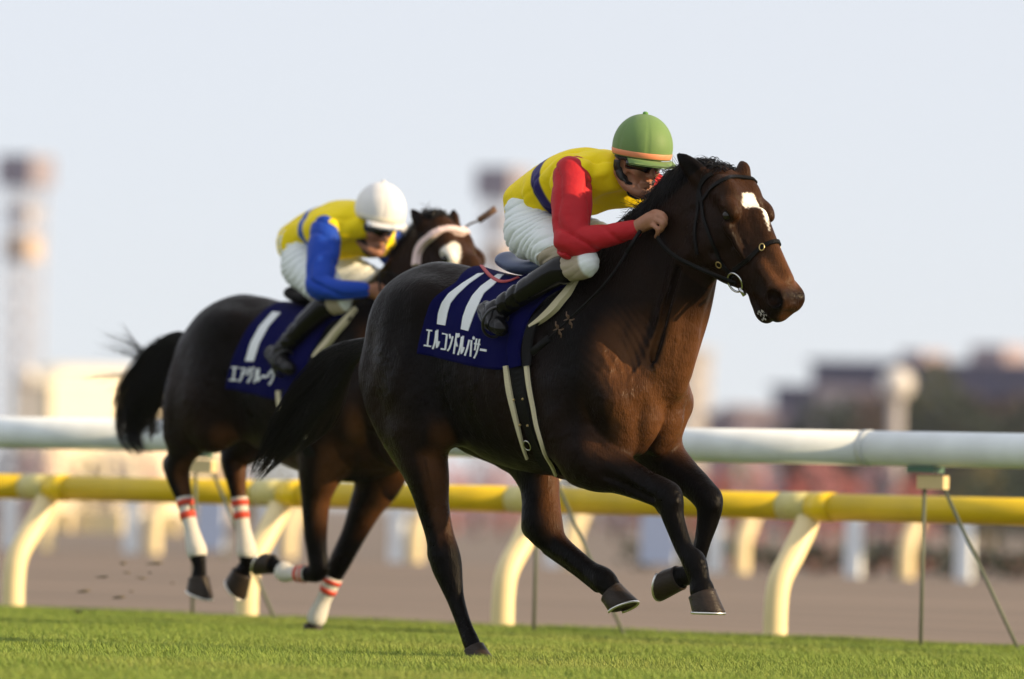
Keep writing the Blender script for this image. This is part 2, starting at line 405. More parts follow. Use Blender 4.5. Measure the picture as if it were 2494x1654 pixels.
for a, b in ((99, 172), (189, 297), (361, 430)):
    s0, s1 = s_at(a, SANDW+.5), s_at(b, SANDW+.5)
    MB().box(trk((s0+s1)/2, SANDW+.5, .34), (s1-s0, .05, .24), (RUN, INN, np.array([0, 0, 1.]))).build('low_board', cream_m, fbase)
blue_m = mat('pale_blue_panel', (.50, .58, .75), .4)
for a, b in ((477, 545), (1561, 1646)):
    s0, s1 = s_at(a, SANDW-.3), s_at(b, SANDW-.3); lab = 'pale blue panel standing by the far rail ' + ('left of the curved post nearest the rear horse' if a < 1000 else 'under the front horse\'s belly')
    sg = root('panel', trk((s0+s1)/2, SANDW-.3), 'pale blue board by the far rail behind the ' + ('rear horse\'s hind legs' if a < 1000 else 'front horse\'s forelegs'), 'board', 'pale blue boards on the far rail')
    MB().box(trk((s0+s1)/2, SANDW-.3, .40), (s1-s0, .04, .66), (RUN, INN, np.array([0, 0, 1.]))).build('board', blue_m, sg)
    for q in (s0+.04, s1-.04): MB().box(trk(q, SANDW-.26, .2), (.04, .04, .5), (RUN, INN, np.array([0, 0, 1.]))).build('leg', green_m, sg)
# ---------------------------------------------------------------- background
def at(px, py, Y):
    """point seen at (px, py) at depth Y"""
    d = ray(px, py); return CAM_O + d*(Y/(d@CAM_F))
def gx(px, Y):
    p = at(px, 1250, Y); return np.array([p[0], p[1], 0.0])
def zof(px, py, Y): return at(px, py, Y)[2]
rs = random.Random(11)
def blob(c, r, n, leaf, rg):
    """leaf-sized faces spread through an uneven crown"""
    V = np.zeros((n, 4, 3)); d = rg.normal(size=(n, 3)); d /= np.linalg.norm(d, axis=1)[:, None]
    lump = 1 + .22*np.sin(d[:, 0]*5+d[:, 2]*4+c[0]) + .15*np.sin(d[:, 1]*9-d[:, 2]*7)
    p = c + d*np.array(r)*(lump*rg.uniform(.35, 1, n)**.4)[:, None]
    a = rg.normal(size=(n, 3)); a /= np.linalg.norm(a, axis=1)[:, None]; b = np.cross(a, rg.normal(size=(n, 3))); b /= np.linalg.norm(b, axis=1)[:, None]+1e-9
    s = leaf*rg.uniform(.6, 1.3, n)[:, None]
    V[:, 0] = p-a*s; V[:, 1] = p-b*s*.6; V[:, 2] = p+a*s; V[:, 3] = p+b*s*.6
    return V.reshape(-1, 3), np.arange(4*n).reshape(n, 4)
bark_m = mat('bark', (.10, .07, .05), .9)
leaf_ms = [mat('foliage_dark', (.022, .036, .024), .8, var=.3, vscale=.8), mat('foliage_olive', (.042, .052, .024), .8, var=.3, vscale=.8), mat('foliage_brown', (.085, .058, .05), .8, var=.3, vscale=.8)]
def tree(px, Y, top, w, m, label, seed, group='trees in front of the buildings'):
    g = gx(px, Y); h = zof(px, top, Y); r = root('tree', g, label, 'tree', group); rg = np.random.default_rng(seed)
    P_ = [g, g+np.array([.1*w*.1, 0, h*.3]), g+np.array([-.05*w*.1, 0, h*.55])]; V_, F_ = tube(P_, [w*.05, w*.04, w*.025], 8); t = part('trunk', V_, F_, bark_m, r)
    for k in range(4):
        a = k*1.6+seed; V_, F_ = tube([g+np.array([0, 0, h*.32]), g+np.array([math.cos(a)*w*.22, math.sin(a)*w*.22, h*(.55+.06*k)])], [w*.025, w*.01], 6); part('limb', V_, F_, bark_m, t)
    V_, F_ = blob(g+np.array([0, 0, h*.60]), (w*.5, w*.5, h*.41), 1400, w*.045, rg); part('crown', V_, F_, m, r, smooth=False)
# ---- apartment block on the right
def block(name, px0, px1, top, Y, depth, yaw, wm, label, cat, floors, cols, win_m, trim_m=None, group=None):
    g0, g1 = gx(px0, Y), gx(px1, Y); w = np.linalg.norm(g1-g0)/math.cos(yaw); h = zof((px0+px1)/2, top, Y)
    c = (g0+g1)/2; ax = np.array([math.cos(yaw), math.sin(yaw), 0]); ay = np.array([-ax[1], ax[0], 0]); az = np.array([0, 0, 1.])
    r = root(name, c, label, cat, group); o = c + ay*depth/2
    MB().box(o+az*h/2, (w, depth, h), (ax, ay, az)).build('wall', wm, r)
    MB().box(o+az*(h+.2), (w+.8, depth+.8, .4), (ax, ay, az)).build('roof', trim_m or wm, r)
    fh = h/floors; cw = w/cols
    for f in range(floors):
        for q in range(cols):
            p = c + ax*(-w/2+cw*(q+.5)) + az*(fh*(f+.55)) - ay*.03
            wn = MB().box(p, (cw*.5, .10, fh*.5), (ax, ay, az)).build('window', win_m, r)
        if trim_m: MB().box(c + az*(fh*(f+.12)) - ay*.45, (w*.98, .9, .18), (ax, ay, az)).build('balcony', trim_m, r)
    return r, c, ax, ay, h, w
wall_m = mat('haze_tinted_wall', (.075, .08, .15), .8, var=.1, vscale=.2)  # distance haze put into the wall colour as dark lilac
wall2_m = mat('brown_grey_wall', (.15, .13, .18), .8, var=.1, vscale=.2)
win_m = mat('dark_window', (.065, .065, .12), .6)
trim_m = mat('concrete', (.10, .095, .16), .8)
pale_m = mat('pale_wall', (.80, .72, .62), .8)
pink_m = mat('pale_roof_box', (.36, .29, .31), .8)
r_, c_, ax_, ay_, h_, w_ = block('apartment_block', 1975, 2540, 890, 700, 14, -.55, wall_m, 'long haze-tinted apartment block with flat roof behind the trees', 'building', 5, 14, win_m, trim_m)
for q, hh, ww in ((-.16, 1.0, 2.4), (.16, 1.6, 3.6)):
    p = c_ + ax_*w_*q + ay_*6 + np.array([0, 0, h_+.4+hh/2]); MB().box(p, (ww, 5, hh), (ax_, ay_, np.array([0, 0, 1.]))).build('roof_box', pink_m, r_)
block('office_block', 1878, 1978, 948, 690, 12, -.55, wall_m, 'lower haze-tinted block stepping down beside the long apartment block', 'building', 4, 4, win_m, trim_m)
block('tower_block', 1672, 1722, 858, 900, 16, .1, pale_m, 'tall pale cream block in the haze behind the front horse chest', 'building', 8, 3, mat('pale_window', (.45, .42, .42), .3))
for k, (a, b, t, mm) in enumerate(((1715, 1790, 1015, wall2_m), (1785, 1860, 1000, pink_m), (1850, 1900, 1012, wall2_m))):
    block('house', a, b, t, 620+30*k, 8, .2*k-.1, mm, ('brown grey flat house, leftmost of the low row left of the office block', 'pale pink flat house in the middle of the low row left of the office block', 'brown grey flat house beside the foot of the office block')[k], 'house', 2, 3, win_m, group='low houses in the haze')
for k, (px, Y, top, w, mi, lab) in enumerate(((2105, 420, 965, 6, 0, 'dark green tree left of the round white furlong pole'), (2060, 430, 985, 5, 0, 'small dark tree in front of the left end of the apartment block'),
      (2265, 410, 930, 7, 1, 'tall olive tree right of the round white furlong pole'), (2330, 405, 975, 6, 0, 'dark green tree between the olive tree and the brown tree'),
      (2420, 415, 960, 6, 2, 'brown leaved tree at the right, second from the edge'), (2500, 410, 985, 7, 0, 'dark tree cut by the right edge of the picture'),
      (1990, 425, 990, 5, 0, 'dark tree at the foot of the office block'), (2128, 400, 955, 3.2, 2, 'brown leaved tree just left of the round white furlong pole'), (2210, 425, 985, 5, 0, 'dark tree behind the furlong pole'))):
    tree(px, Y, top, w, leaf_ms[mi], lab, k+3)
# ---- furlong poles
pole_m = mat('white_pole', (.48, .45, .44), .4)
disc_m = mat('white_disc', (.66, .64, .62), .35)
def furlong(px, cy, Y, rpx, label):
    g = gx(px, Y); z = zof(px, cy, Y); rr = rpx*Y/FPX; r = root('furlong_pole', g, label, 'pole', 'round topped furlong poles')
    V_, F_ = tube([g, g+np.array([0, 0, z-rr*.8])], rr*.38, 14); part('post', V_, F_, pole_m, r)
    n = 20; V = []; F = []
    for i in range(11):
        for k in range(n):
            ph = math.pi*i/10; V.append(g+np.array([rr*math.sin(ph)*math.cos(2*math.pi*k/n), rr*math.sin(ph)*math.sin(2*math.pi*k/n), z+rr*math.cos(ph)]))
    for i in range(10):
        for k in range(n): F.append((i*n+k, (i+1)*n+k, (i+1)*n+(k+1) % n, i*n+(k+1) % n))
    part('globe', V, F, disc_m, r)
furlong(2176, 935, 200, 42, 'white furlong pole with round globe top in front of the apartment block')
furlong(55, 915, 270, 28, 'cream furlong pole with round top beside the sunlit marquee')
# ---- patrol towers
steel_m = mat('pale_steel', (.50, .49, .54), .6)
cab_m = mat('tower_cabin', (.27, .25, .31), .7); cab2_m = mat('tower_ochre_cabin', (.58, .43, .30), .7)
def tower(px, top, Y, mid, label):
    g = gx(px, Y); k = Y/FPX; H = zof(px, top, Y); w = 92*k; r = root('patrol_tower', g, label, 'tower', 'steel patrol towers')
    yaw = .55; ax = np.array([math.cos(yaw), -math.sin(yaw), 0]); ay = np.array([-ax[1], ax[0], 0]); az = np.array([0, 0, 1.])
    cor = [(-1, -1), (1, -1), (1, 1), (-1, 1)]; q = lambda i, z: g + ax*cor[i % 4][0]*w*.36 + ay*cor[i % 4][1]*w*.36 + az*z
    for i in range(4):
        V_, F_ = tube([q(i, 0), q(i, H-60*k)], .09, 8); part('leg', V_, F_, steel_m, r)
        n = 12
        for j in range(n):
            z0, z1 = (H-60*k)*j/n, (H-60*k)*(j+1)/n
            V_, F_ = tube([q(i, z0), q(i+1, z1)], .04, 5); part('brace', V_, F_, steel_m, r)
            V_, F_ = tube([q(i, z1), q(i+1, z1)], .04, 5); part('rung', V_, F_, steel_m, r)
    MB().box(g+az*(H-36*k), (100*k, 100*k, 72*k), (ax, ay, az)).build('cabin', cab_m, r)
    MB().box(g+az*(H-1*k), (100*k, 100*k, 6*k), (ax, ay, az)).build('roof', steel_m, r)
    for s in (-.3, .3): MB().box(g+az*(H-30*k)+ax*s*70*k-ay*44.5*k, (26*k, 2*k, 22*k), (ax, ay, az)).build('window', win_m, r)
    zm = zof(px, mid, Y)
    MB().box(g+az*zm, (64*k, 64*k, 54*k), (ax, ay, az)).build('mid_cabin', cab2_m, r)
    MB().box(g+az*(zm+80*k), (54*k, 54*k, 40*k), (ax, ay, az)).build('upper_cabin', steel_m, r)
    MB().box(g+az*(zm-28*k), (80*k, 80*k, 5*k), (ax, ay, az)).build('platform', steel_m, r)
tower(40, 380, 400, 602, 'steel patrol tower with dark top cabin at the left edge')
tower(1205, 410, 410, 622, 'steel patrol tower with dark top cabin between the two jockeys')
# ---- sunlit marquee
def marquee(px0, px1, top, Y, label):
    g0, g1 = gx(px0, Y), gx(px1, Y); H = zof(px0, top, Y); w = np.linalg.norm(g1-g0); c = (g0+g1)/2; r = root('marquee', c, label, 'tent')
    yaw = .70; w = 9.5; ax = np.array([math.cos(yaw), math.sin(yaw), 0]); ay = np.array([-ax[1], ax[0], 0]); az = np.array([0, 0, 1.]); dep = 2.4
    e = H*.86
    MB().box(c+az*e/2, (w, dep, e), (ax, ay, az)).build('wall', tent_m, r)
    n = 10; V = []; F = []
    for i in range(n+1):
        t = math.pi*i/n; y = -math.cos(t)*dep*.52; z = e + math.sin(t)**.8*(H-e)
        for s, k in ((-.52, .0), (-.40, 1), (.40, 1), (.52, .0)): V.append(c + ax*w*s + ay*y*(1 if k else .9) + az*(e+(z-e)*k))
    for i in range(n):
        for j in range(3): F.append((i*4+j, (i+1)*4+j, (i+1)*4+j+1, i*4+j+1))
    part('canopy', V, F, tent_m, r)
tent_m = mat('cream_canvas', (.85, .76, .58), .7)
marquee(95, 520, 890, 300, 'cream marquee roof glowing in the sun behind the rear horse tail')
# ---- hedges and flowering shrubs of the infield
hedge_m = leaf_ms[0]
def row(name, d, s0, s1, h, w, m, label, n, leaf, seed):
    rg = np.random.default_rng(seed); s = rg.uniform(s0, s1, n); dd = d + rg.uniform(-w, w, n); z = h*rg.uniform(0, 1, n)**.6*(1+.12*np.sin(s*2.3))
    p = EDGE_A + RUN*s[:, None] + INN*dd[:, None]; p[:, 2] = z
    a = rg.normal(size=(n, 3)); a /= np.linalg.norm(a, axis=1)[:, None]; b = np.cross(a, rg.normal(size=(n, 3))); b /= np.linalg.norm(b, axis=1)[:, None]; l = leaf*rg.uniform(.6, 1.3, n)[:, None]
    V = np.stack([p-a*l, p-b*l*.6, p+a*l, p+b*l*.6], 1).reshape(-1, 3); V[:, 2] = np.maximum(V[:, 2], -.005)
    o = part(name, V, np.arange(4*n).reshape(n, 4), m, smooth=False); tag(o, label, 'hedge'); return o
row('hedge', SANDW+1.2, -25, 45, .32, .35, hedge_m, 'low dark hedge along the far rail beyond the dirt', 9000, .06, 2)
row('hedge', SANDW+3.0, -25, 45, .22, .5, mat('russet_leaves', (.20, .085, .06), .8, var=.3, vscale=1), 'low russet hedge behind the dark green hedge', 7000, .06, 4)
shr = [mat('red_flowers', (.42, .10, .07), .8, var=.3, vscale=2), mat('pink_flowers', (.55, .24, .24), .8, var=.3, vscale=2), mat('olive_shrub', (.17, .15, .07), .8, var=.3, vscale=2), mat('mauve_shrub', (.34, .24, .30), .8, var=.3, vscale=2), mat('slate_shrub', (.14, .15, .22), .8, var=.3, vscale=2), mat('deep_green_shrub', (.03, .05, .035), .8, var=.3, vscale=2)]
nmz = ('red', 'pink', 'olive', 'mauve', 'slate grey', 'deep green')
def shrub(px, top, Y, wpx, mi, seed, lab):
    g = gx(px, Y); h = zof(px, top, Y); w = wpx*Y/FPX; r = root('flowering_shrub', g, lab, 'shrub', f'{nmz[mi]} shrubs of the infield'); rg = np.random.default_rng(seed)
    V_, F_ = tube([g, g+np.array([0, 0, h*.45])], w*.05, 6); part('stem', V_, F_, bark_m, r)
    V_, F_ = blob(g+np.array([0, 0, h*.54]), (w*.55, w*.5, h*.46), 420, w*.07, rg); V_[:, 2] = np.maximum(V_[:, 2], 0); part('foliage', V_, F_, shr[mi], r, smooth=False)
SHR = ((1665, 1130, 160, 90, 2), (1700, 1155, 150, 80, 0), (1755, 1140, 155, 80, 0), (1800, 1115, 165, 90, 2), (1845, 1120, 160, 100, 1), (1880, 1168, 148, 60, 4), (1930, 1150, 152, 80, 0), (1985, 1110, 165, 100, 1), (2030, 1130, 158, 90, 1), (2080, 1160, 150, 70, 0),
      (2130, 1115, 165, 110, 3), (2165, 1140, 155, 70, 4), (2200, 1160, 150, 80, 0), (2250, 1150, 152, 80, 1), (2340, 1145, 150, 110, 5), (2430, 1140, 155, 120, 5), (2520, 1145, 150, 120, 5), (2390, 1118, 170, 140, 2),
      (30, 1075, 170, 120, 4), (75, 1085, 165, 80, 3), (138, 1080, 160, 70, 1), (205, 1095, 160, 80, 2), (260, 1085, 165, 110, 4), (330, 1085, 165, 100, 4), (375, 1075, 160, 60, 1), (500, 1090, 165, 120, 2), (560, 1100, 160, 80, 1), (1100, 1130, 160, 90, 1), (1160, 1125, 165, 110, 3), (1230, 1125, 162, 100, 1), (1300, 1130, 165, 90, 2), (660, 1105, 160, 120, 2), (1400, 1130, 160, 120, 2), (1500, 1130, 160, 120, 3), (1590, 1130, 160, 120, 0))
ORD = ('first', 'second', 'third', 'fourth', 'fifth', 'sixth', 'seventh', 'eighth', 'ninth', 'tenth', 'eleventh', 'twelfth', 'thirteenth')
for k, (px, top, Y, w, mi) in enumerate(SHR):
    q = sorted(x[0] for x in SHR if x[4] == mi).index(px)
    shrub(px, top, Y, w, mi, k, f'{ORD[q]} {nmz[mi]} shrub from the left, between the white and yellow rails')
# ---------------------------------------------------------------- air
hz = MB().box((0, 480, 14.5), (900, 1000, 31)).build('haze', None, None); hz['kind'] = 'stuff'
hm = bpy.data.materials.new('air'); hm.use_nodes = True; hn = hm.node_tree; hn.nodes.clear()
ho = hn.nodes.new('ShaderNodeOutputMaterial'); hv = hn.nodes.new('ShaderNodeVolumePrincipled'); hv.inputs['Color'].default_value = (.80, .84, 1.0, 1); hv.inputs['Density'].default_value = .00011; hv.inputs['Anisotropy'].default_value = .2
hn.links.new(hv.outputs[0], ho.inputs['Volume']); hz.data.materials.append(hm)
# ---------------------------------------------------------------- horses (fields)
def PX(r): return r / 617.0
def limb(F, fr, pts, k, flat=1.0, S=617.0, n=6):
    """pts: (px, py, t, radius_px)"""
    F.chain([fr.P(a, b, t) for a, b, t, _ in pts], [r / S for *_, r in pts], flat, k, n=n)

def trunk(F, du=0.0, dz=0.0):
    us = np.array([-.63, -.52, -.40, -.28, -.15, 0, .15, .30, .45, .58, .70, .80])
    top = np.array([1.42, 1.56, 1.632, 1.628, 1.605, 1.575, 1.565, 1.585, 1.625, 1.60, 1.53, 1.42])
    bot = np.array([1.02, .97, .94, .925, .865, .805, .775, .760, .758, .785, .83, .90])
    wid = np.array([.12, .19, .235, .25, .255, .285, .30, .295, .265, .24, .21, .16])
    ax = np.array([[1., 0, 0], [0, 0, 1.], [0, 1., 0]])
    F.loft((du, 0, dz), ax, us, top, bot, wid, k=.04, ex=2.15)
    c = lambda u, t, z: (u + du, t, z + dz)
    for s in (1, -1):
        # point of hip, gluteals, haunch
        F.ell(c(-.38, s*.11, 1.38), (.24, .14, .20), k=.07)
        F.ell(c(-.28, s*.20, 1.47), (.12, .06, .07), k=.08)
        # shoulder blade, triceps, point of shoulder
        F.chain([c(.50, s*.15, 1.50), c(.62, s*.20, 1.28), c(.76, s*.175, 1.07)], [.09, .115, .10], (.7, .7, .9), k=.07)
        F.ell(c(.52, s*.22, 1.10), (.16, .08, .17), k=.06)
    # withers ridge and spine
    F.chain([c(.22, 0, 1.565), c(.40, 0, 1.60), (.52+du, 0, 1.60+dz)], [.06, .07, .07], .6, k=.06)

def haunch(F, fr, hip, stifle, s, S=617.0):
    pass

def horse_head(F, O, e1, e2, e3, sc=1.0, cs=1.0):
    ss = np.array([-.03, .05, .12, .20, .28, .36, .44, .52, .58, .63, .665]) * sc
    top = np.array([.035, .06, .070, .070, .062, .054, .050, .050, .050, .040, .018]) * cs
    bot = np.array([-.12, -.175, -.205, -.225, -.222, -.190, -.140, -.105, -.092, -.080, -.05]) * cs
    wid = np.array([.06, .082, .092, .092, .080, .066, .058, .056, .062, .060, .045]) * cs
    F.loft(O, np.array([e1, e2, e3]), ss, top, bot, wid, k=.03, ex=2.3, low=.8)
    A = np.array([e1, e2, e3]); g = lambda a, b, c: O + e1*a*sc + (e2*b + e3*c) * cs
    for s in (1, -1):
        F.ell(g(.20, -.125, s*.062), np.array((.095, .105, .035))*cs, A, k=.025)       # masseter
        F.ell(g(.195, .035, s*.092), np.array((.050, .034, .028))*cs, A, k=.018)      # orbit rim
        F.ell(g(.10, .03, s*.06), np.array((.07, .05, .035))*cs, A, k=.03)              # temporal
        F.chain([g(.235, -.004, s*.092), g(.31, -.014, s*.080), g(.39, -.022, s*.064)], np.array([.020, .017, .010])*cs, 1, k=.012); F.chain([g(.27, .034, s*.090), g(.34, .022, s*.082), g(.44, .012, s*.068)], np.array([.014, .016, .010])*cs, 1, k=.03, op='s'); F.chain([g(.28, -.12, s*.082), g(.31, -.07, s*.085), g(.30, -.03, s*.10)], np.array([.010, .012, .008])*cs, 1, k=.025, op='s')   # facial crest
        F.ell(g(.205, .018, s*.105), np.array((.030, .020, .018))*cs, A, k=.012, op='s') # eye socket
        F.ell(g(.205, .018, s*.092), np.array((.026, .019, .018))*cs, A, k=.006)
        F.chain([g(.45, .012, s*.045), g(.56, .02, s*.045)], np.array([.016, .02])*cs, 1, k=.02)
        F.ell(g(.606, .006, s*.046), np.array((.046, .042, .030))*cs, A, k=.02)         # nostril flare
        F.ell(g(.615, .004, s*.070), np.array((.034, .028, .040))*cs, A, k=.006, op='s')
    F.chain([g(.25, .065, 0), g(.40, .052, 0), g(.55, .046, 0)], np.array([.030, .026, .022])*cs, 1, k=.03)   # nasal bone
    F.ell(g(.635, -.052, 0), np.array((.034, .034, .042))*cs, A, k=.02)                 # upper lip
    F.ell(g(.590, -.100, 0), np.array((.045, .030, .036))*cs, A, k=.02)                 # lower lip, chin
    F.ell(g(.535, -.100, 0), np.array((.035, .022, .030))*cs, A, k=.02)
    for s in (1, -1):                                                                    # mouth line
        F.chain([g(.665, -.080, s*.02), g(.61, -.078, s*.050), g(.54, -.070, s*.060)], np.array([.010, .009, .006])*cs, 1, k=.006, op='s')

def hoof_mesh(c, bot, fwd, rt, rb, lat):
    """tapered hoof between coronet centre c and sole centre bot (local coordinates)"""
    V = []; Q = []; n = 20
    ax = bot - c; fwd = fwd - ax * (fwd @ ax) / (ax @ ax); fwd /= np.linalg.norm(fwd); sd = np.cross(ax / np.linalg.norm(ax), fwd)
    rings = [(0.0, rt*.92), (0.02, rt*1.03), (.12, rt*1.02), (.5, (rt+rb)/2), (.93, rb), (1.0, rb*.985), (1.0, rb*.8), (.93, rb*.4)]
    for a, r in rings:
        for k in range(n):
            th = 2*math.pi*k/n; cx = math.cos(th); el = 1.08 if cx > 0 else .92
            V.append(c + ax*(a + cx*(.20*a - .13*(1-a))) + fwd*(r*cx*el + a*.020 - .004) + sd*r*.9*math.sin(th))
    for i in range(len(rings)-1):
        for k in range(n): Q.append((i*n+k, i*n+(k+1) % n, (i+1)*n+(k+1) % n, (i+1)*n+k))
    V.append(c + ax*.93); m = len(V)-1; i = len(rings)-1
    Q += [(i*n+k, i*n+(k+1) % n, m) for k in range(n)]
    return np.array(V), Q

def veins(fr, F, paths, r=.0058):
    """surface veins: pixel paths dropped onto a first mesh of the field"""
    V, Q = F.mesh(); b = BVHTree.FromPolygons([tuple(v) for v in V], [tuple(q) for q in Q]); o = fr.L(CAM_O[None])[0]
    for p in paths:
        P = []
        for px, py in spline([(x, y, 0) for x, y in p], 4)[:, :2]:
            d = ray(px, py); h = b.ray_cast(Vector(o), Vector((d@FW, d@RT, d[2])))
            if h[0] is not None: P.append(np.array(h[0]) - np.array(h[1])*.0015)
        if len(P) > 2: F.chain(P, np.linspace(r, r*.55, len(P)), 1, k=.007, smooth=False)
VEINS = [[(1628, 700), (1606, 752), (1614, 806), (1592, 868), (1600, 905)], [(1560, 890), (1533, 930), (1538, 975), (1522, 1010)], [(1500, 870), (1482, 920), (1500, 968), (1488, 1015)], [(1650, 820), (1640, 880), (1652, 930)],
    [(1430, 1046), (1476, 1082), (1530, 1116), (1572, 1150), (1600, 1188)], [(1452, 1108), (1500, 1136), (1548, 1172), (1590, 1206)], [(1392, 1052), (1344, 1070), (1292, 1062), (1236, 1040), (1180, 1030)], [(1800, 566), (1822, 596), (1838, 644), (1862, 676)], [(1786, 606), (1812, 640), (1826, 676)],
    [(1640, 1130), (1680, 1160), (1712, 1196)], [(1450, 800), (1470, 850), (1462, 900)], [(960, 830), (985, 900), (1000, 960)], [(1040, 1120), (1056, 1190), (1070, 1260)]]
def horse_one(h=.008):
    fr = Frame(ground(1159, 1607) - RT * .12); P = fr.P
    F = Field((-1.0, -.46, -.02), (1.70, .46, 2.18), h)
    trunk(F)
    # ---- hindquarters
    # near hind (on the ground)
    F.chain([(-.36, .14, 1.32), (-.34, .175, 1.15), (-.22, .175, .96)], [.20, .185, .12], (.62, .62, .75), k=.08)     # thigh
    F.chain([(-.51, .10, 1.30), (-.53, .14, 1.14), (-.42, .15, .92), (-.30, .14, .74)], [.13, .12, .10, .055], (.8, .8, .7, .8), k=.06)   # hamstring
    limb(F, fr, [(1014, 1050, .16, 76), (1040, 1150, .15, 60), (1054, 1230, .14, 45), (1070, 1300, .13, 39), (1085, 1365, .12, 43), (1099, 1420, .12, 32), (1110, 1460, .12, 24), (1130, 1520, .12, 20), (1149, 1568, .12, 23), (1157, 1592, .12, 20)], .05, .85)
    F.ell(P(1064, 1350, .12), (.04, .028, .03), k=.03)        # point of hock
    # far hind (swung forward)
    F.chain([(-.36, -.14, 1.32), (-.30, -.17, 1.13), (-.10, -.165, .95)], [.20, .18, .12], (.62, .62, .75), k=.08)
    F.chain([(-.51, -.10, 1.30), (-.53, -.14, 1.13), (-.34, -.15, .95), (-.10, -.14, .85)], [.13, .12, .09, .06], (.8, .8, .7, .8), k=.06)
    limb(F, fr, [(1262, 1075, -.16, 68), (1308, 1160, -.15, 58), (1317, 1215, -.14, 53), (1322, 1275, -.12, 55), (1352, 1322, -.12, 35), (1408, 1368, -.11, 27), (1440, 1394, -.11, 28), (1470, 1413, -.10, 33), (1487, 1432, -.10, 29)], .05, .8)
    F.ell(P(1294, 1286, -.12), (.045, .03, .04), k=.03)
    # ---- forelegs
    limb(F, fr, [(1390, 1040, .17, 90), (1440, 1120, .17, 74), (1505, 1152, .15, 52), (1575, 1185, .13, 40), (1626, 1212, .12, 38), (1640, 1262, .12, 29), (1662, 1325, .11, 24), (1676, 1350, .11, 25), (1692, 1372, .10, 32), (1704, 1415, .10, 28), (1710, 1438, .10, 33)], .05, .85)
    F.ell(P(1410, 1150, .17), (.06, .05, .05), k=.04)         # elbow
    limb(F, fr, [(1560, 1040, -.16, 80), (1610, 1110, -.16, 62), (1665, 1158, -.15, 45), (1700, 1188, -.14, 39), (1726, 1222, -.13, 37), (1725, 1262, -.13, 30), (1713, 1320, -.12, 20), (1700, 1365, -.12, 21), (1694, 1393, -.11, 27), (1672, 1402, -.11, 25), (1654, 1406, -.11, 27)], .05, .85)
    # ---- breast
    for s in (1, -1):
        F.ell((.750, s*.115, 1.03), (.110, .105, .20), k=.045)
        F.chain([(.78, s*.040, 1.30), (.815, s*.056, 1.14), (.832, s*.066, 1.00), (.79, s*.060, .90)], [.045, .062, .074, .052], 1, k=.010)
        F.chain([(.72, s*.185, 1.27), (.785, s*.162, 1.12), (.795, s*.150, 1.00), (.75, s*.14, .91)], [.045, .056, .058, .045], 1, k=.012)
        F.chain([(.93, s*.055, 1.26), (.90, s*.03, 1.12), (.89, s*.0, 1.02)], [.016, .014, .010], 1, k=.025, op='s')
        F.chain([(.86, s*.055, 1.28), (.845, s*.10, 1.12)], [.07, .06], 1, k=.06)
    F.ell((.785, 0, 1.14), (.10, .10, .16), k=.06)
    for s in (1, -1): F.chain([(.80, s*.175, 1.14), (.83, s*.165, 1.02), (.80, s*.15, .92)], [.010, .012, .010], 1, k=.015, op='s')
    # ---- neck
    nk = [(1470, 850, 200, .68), (1538, 750, 180, .56), (1608, 660, 156, .50), (1668, 576, 132, .48), (1706, 505, 112, .52), (1735, 480, 84, .55)]
    F.chain([P(a, b, 0) for a, b, *_ in nk], [r/617 for *_, r, _ in nk], [f for *_, f in nk], k=.07)
    F.chain([(1.02, 0, 1.56), (.99, 0, 1.42), (.95, 0, 1.28), (.90, 0, 1.15)], [.055, .06, .075, .08], 1, k=.05)     # windpipe
    for s in (1, -1):
        F.chain([(1.04, s*.085, 1.66), (.97, s*.085, 1.42), (.90, s*.06, 1.20)], [.04, .05, .05], 1, k=.04)       # jugular muscle
    # ---- knees, hocks, tendons
    F.ell(P(1634, 1205, .12), (.042, .040, .045), k=.02); F.ell(P(1640, 1222, .135), (.03, .02, .03), k=.012); F.ell(P(1612, 1236, .12), (.025, .02, .03), k=.015)
    F.ell(P(1732, 1214, -.13), (.042, .040, .045), k=.02); F.ell(P(1734, 1232, -.11), (.03, .02, .03), k=.012)
    for a, b, t in (((1652, 1270), (1690, 1355), .11), ((1735, 1268), (1712, 1360), -.12), ((1350, 1340), (1445, 1412), -.115)): pass
    F.chain([P(1628, 1262, .115), P(1650, 1325, .11), P(1676, 1378, .10)], [.017, .016, .022], .8, k=.008)
    F.chain([P(1706, 1262, -.125), P(1697, 1320, -.12), P(1684, 1375, -.11)], [.015, .013, .018], .8, k=.008)
    F.chain([P(1330, 1340, -.12), P(1400, 1392, -.11), P(1455, 1432, -.10)], [.020, .017, .022], .8, k=.008)
    F.chain([P(1080, 1395, .12), P(1106, 1480, .12), P(1140, 1572, .12)], [.018, .014, .018], .8, k=.008)
    F.chain([P(1640, 1275, .160), P(1654, 1325, .150), P(1668, 1350, .148)], [.010, .010, .008], 1, k=.012, op='s')
    F.chain([P(1096, 1415, .172), P(1108, 1470, .160), P(1128, 1530, .152)], [.010, .009, .008], 1, k=.012, op='s')
    F.chain([P(1340, 1325, -.072), P(1400, 1372, -.066), P(1438, 1402, -.062)], [.010, .010, .008], 1, k=.012, op='s')
    F.chain([P(1060, 1215, .205), P(1072, 1290, .185), P(1078, 1330, .175)], [.016, .014, .012], 1, k=.02, op='s')
    F.chain([P(1475, 1160, .225), P(1550, 1195, .180), P(1590, 1215, .165)], [.014, .012, .010], 1, k=.02, op='s')
    for s in (1, -1): F.chain([(1.03, s*.105, 1.60), (.96, s*.11, 1.38), (.89, s*.10, 1.20)], [.012, .014, .010], 1, k=.03, op='s')
    # ---- head
    O = P(1755, 437, 0); M = P(1922, 748, 0); e1 = (M - O); e1 /= np.linalg.norm(e1); e2 = np.array([-e1[2], 0, e1[0]]); e3 = np.array([0, 1., 0])
    horse_head(F, O, e1, e2, e3, .972, 1.17)
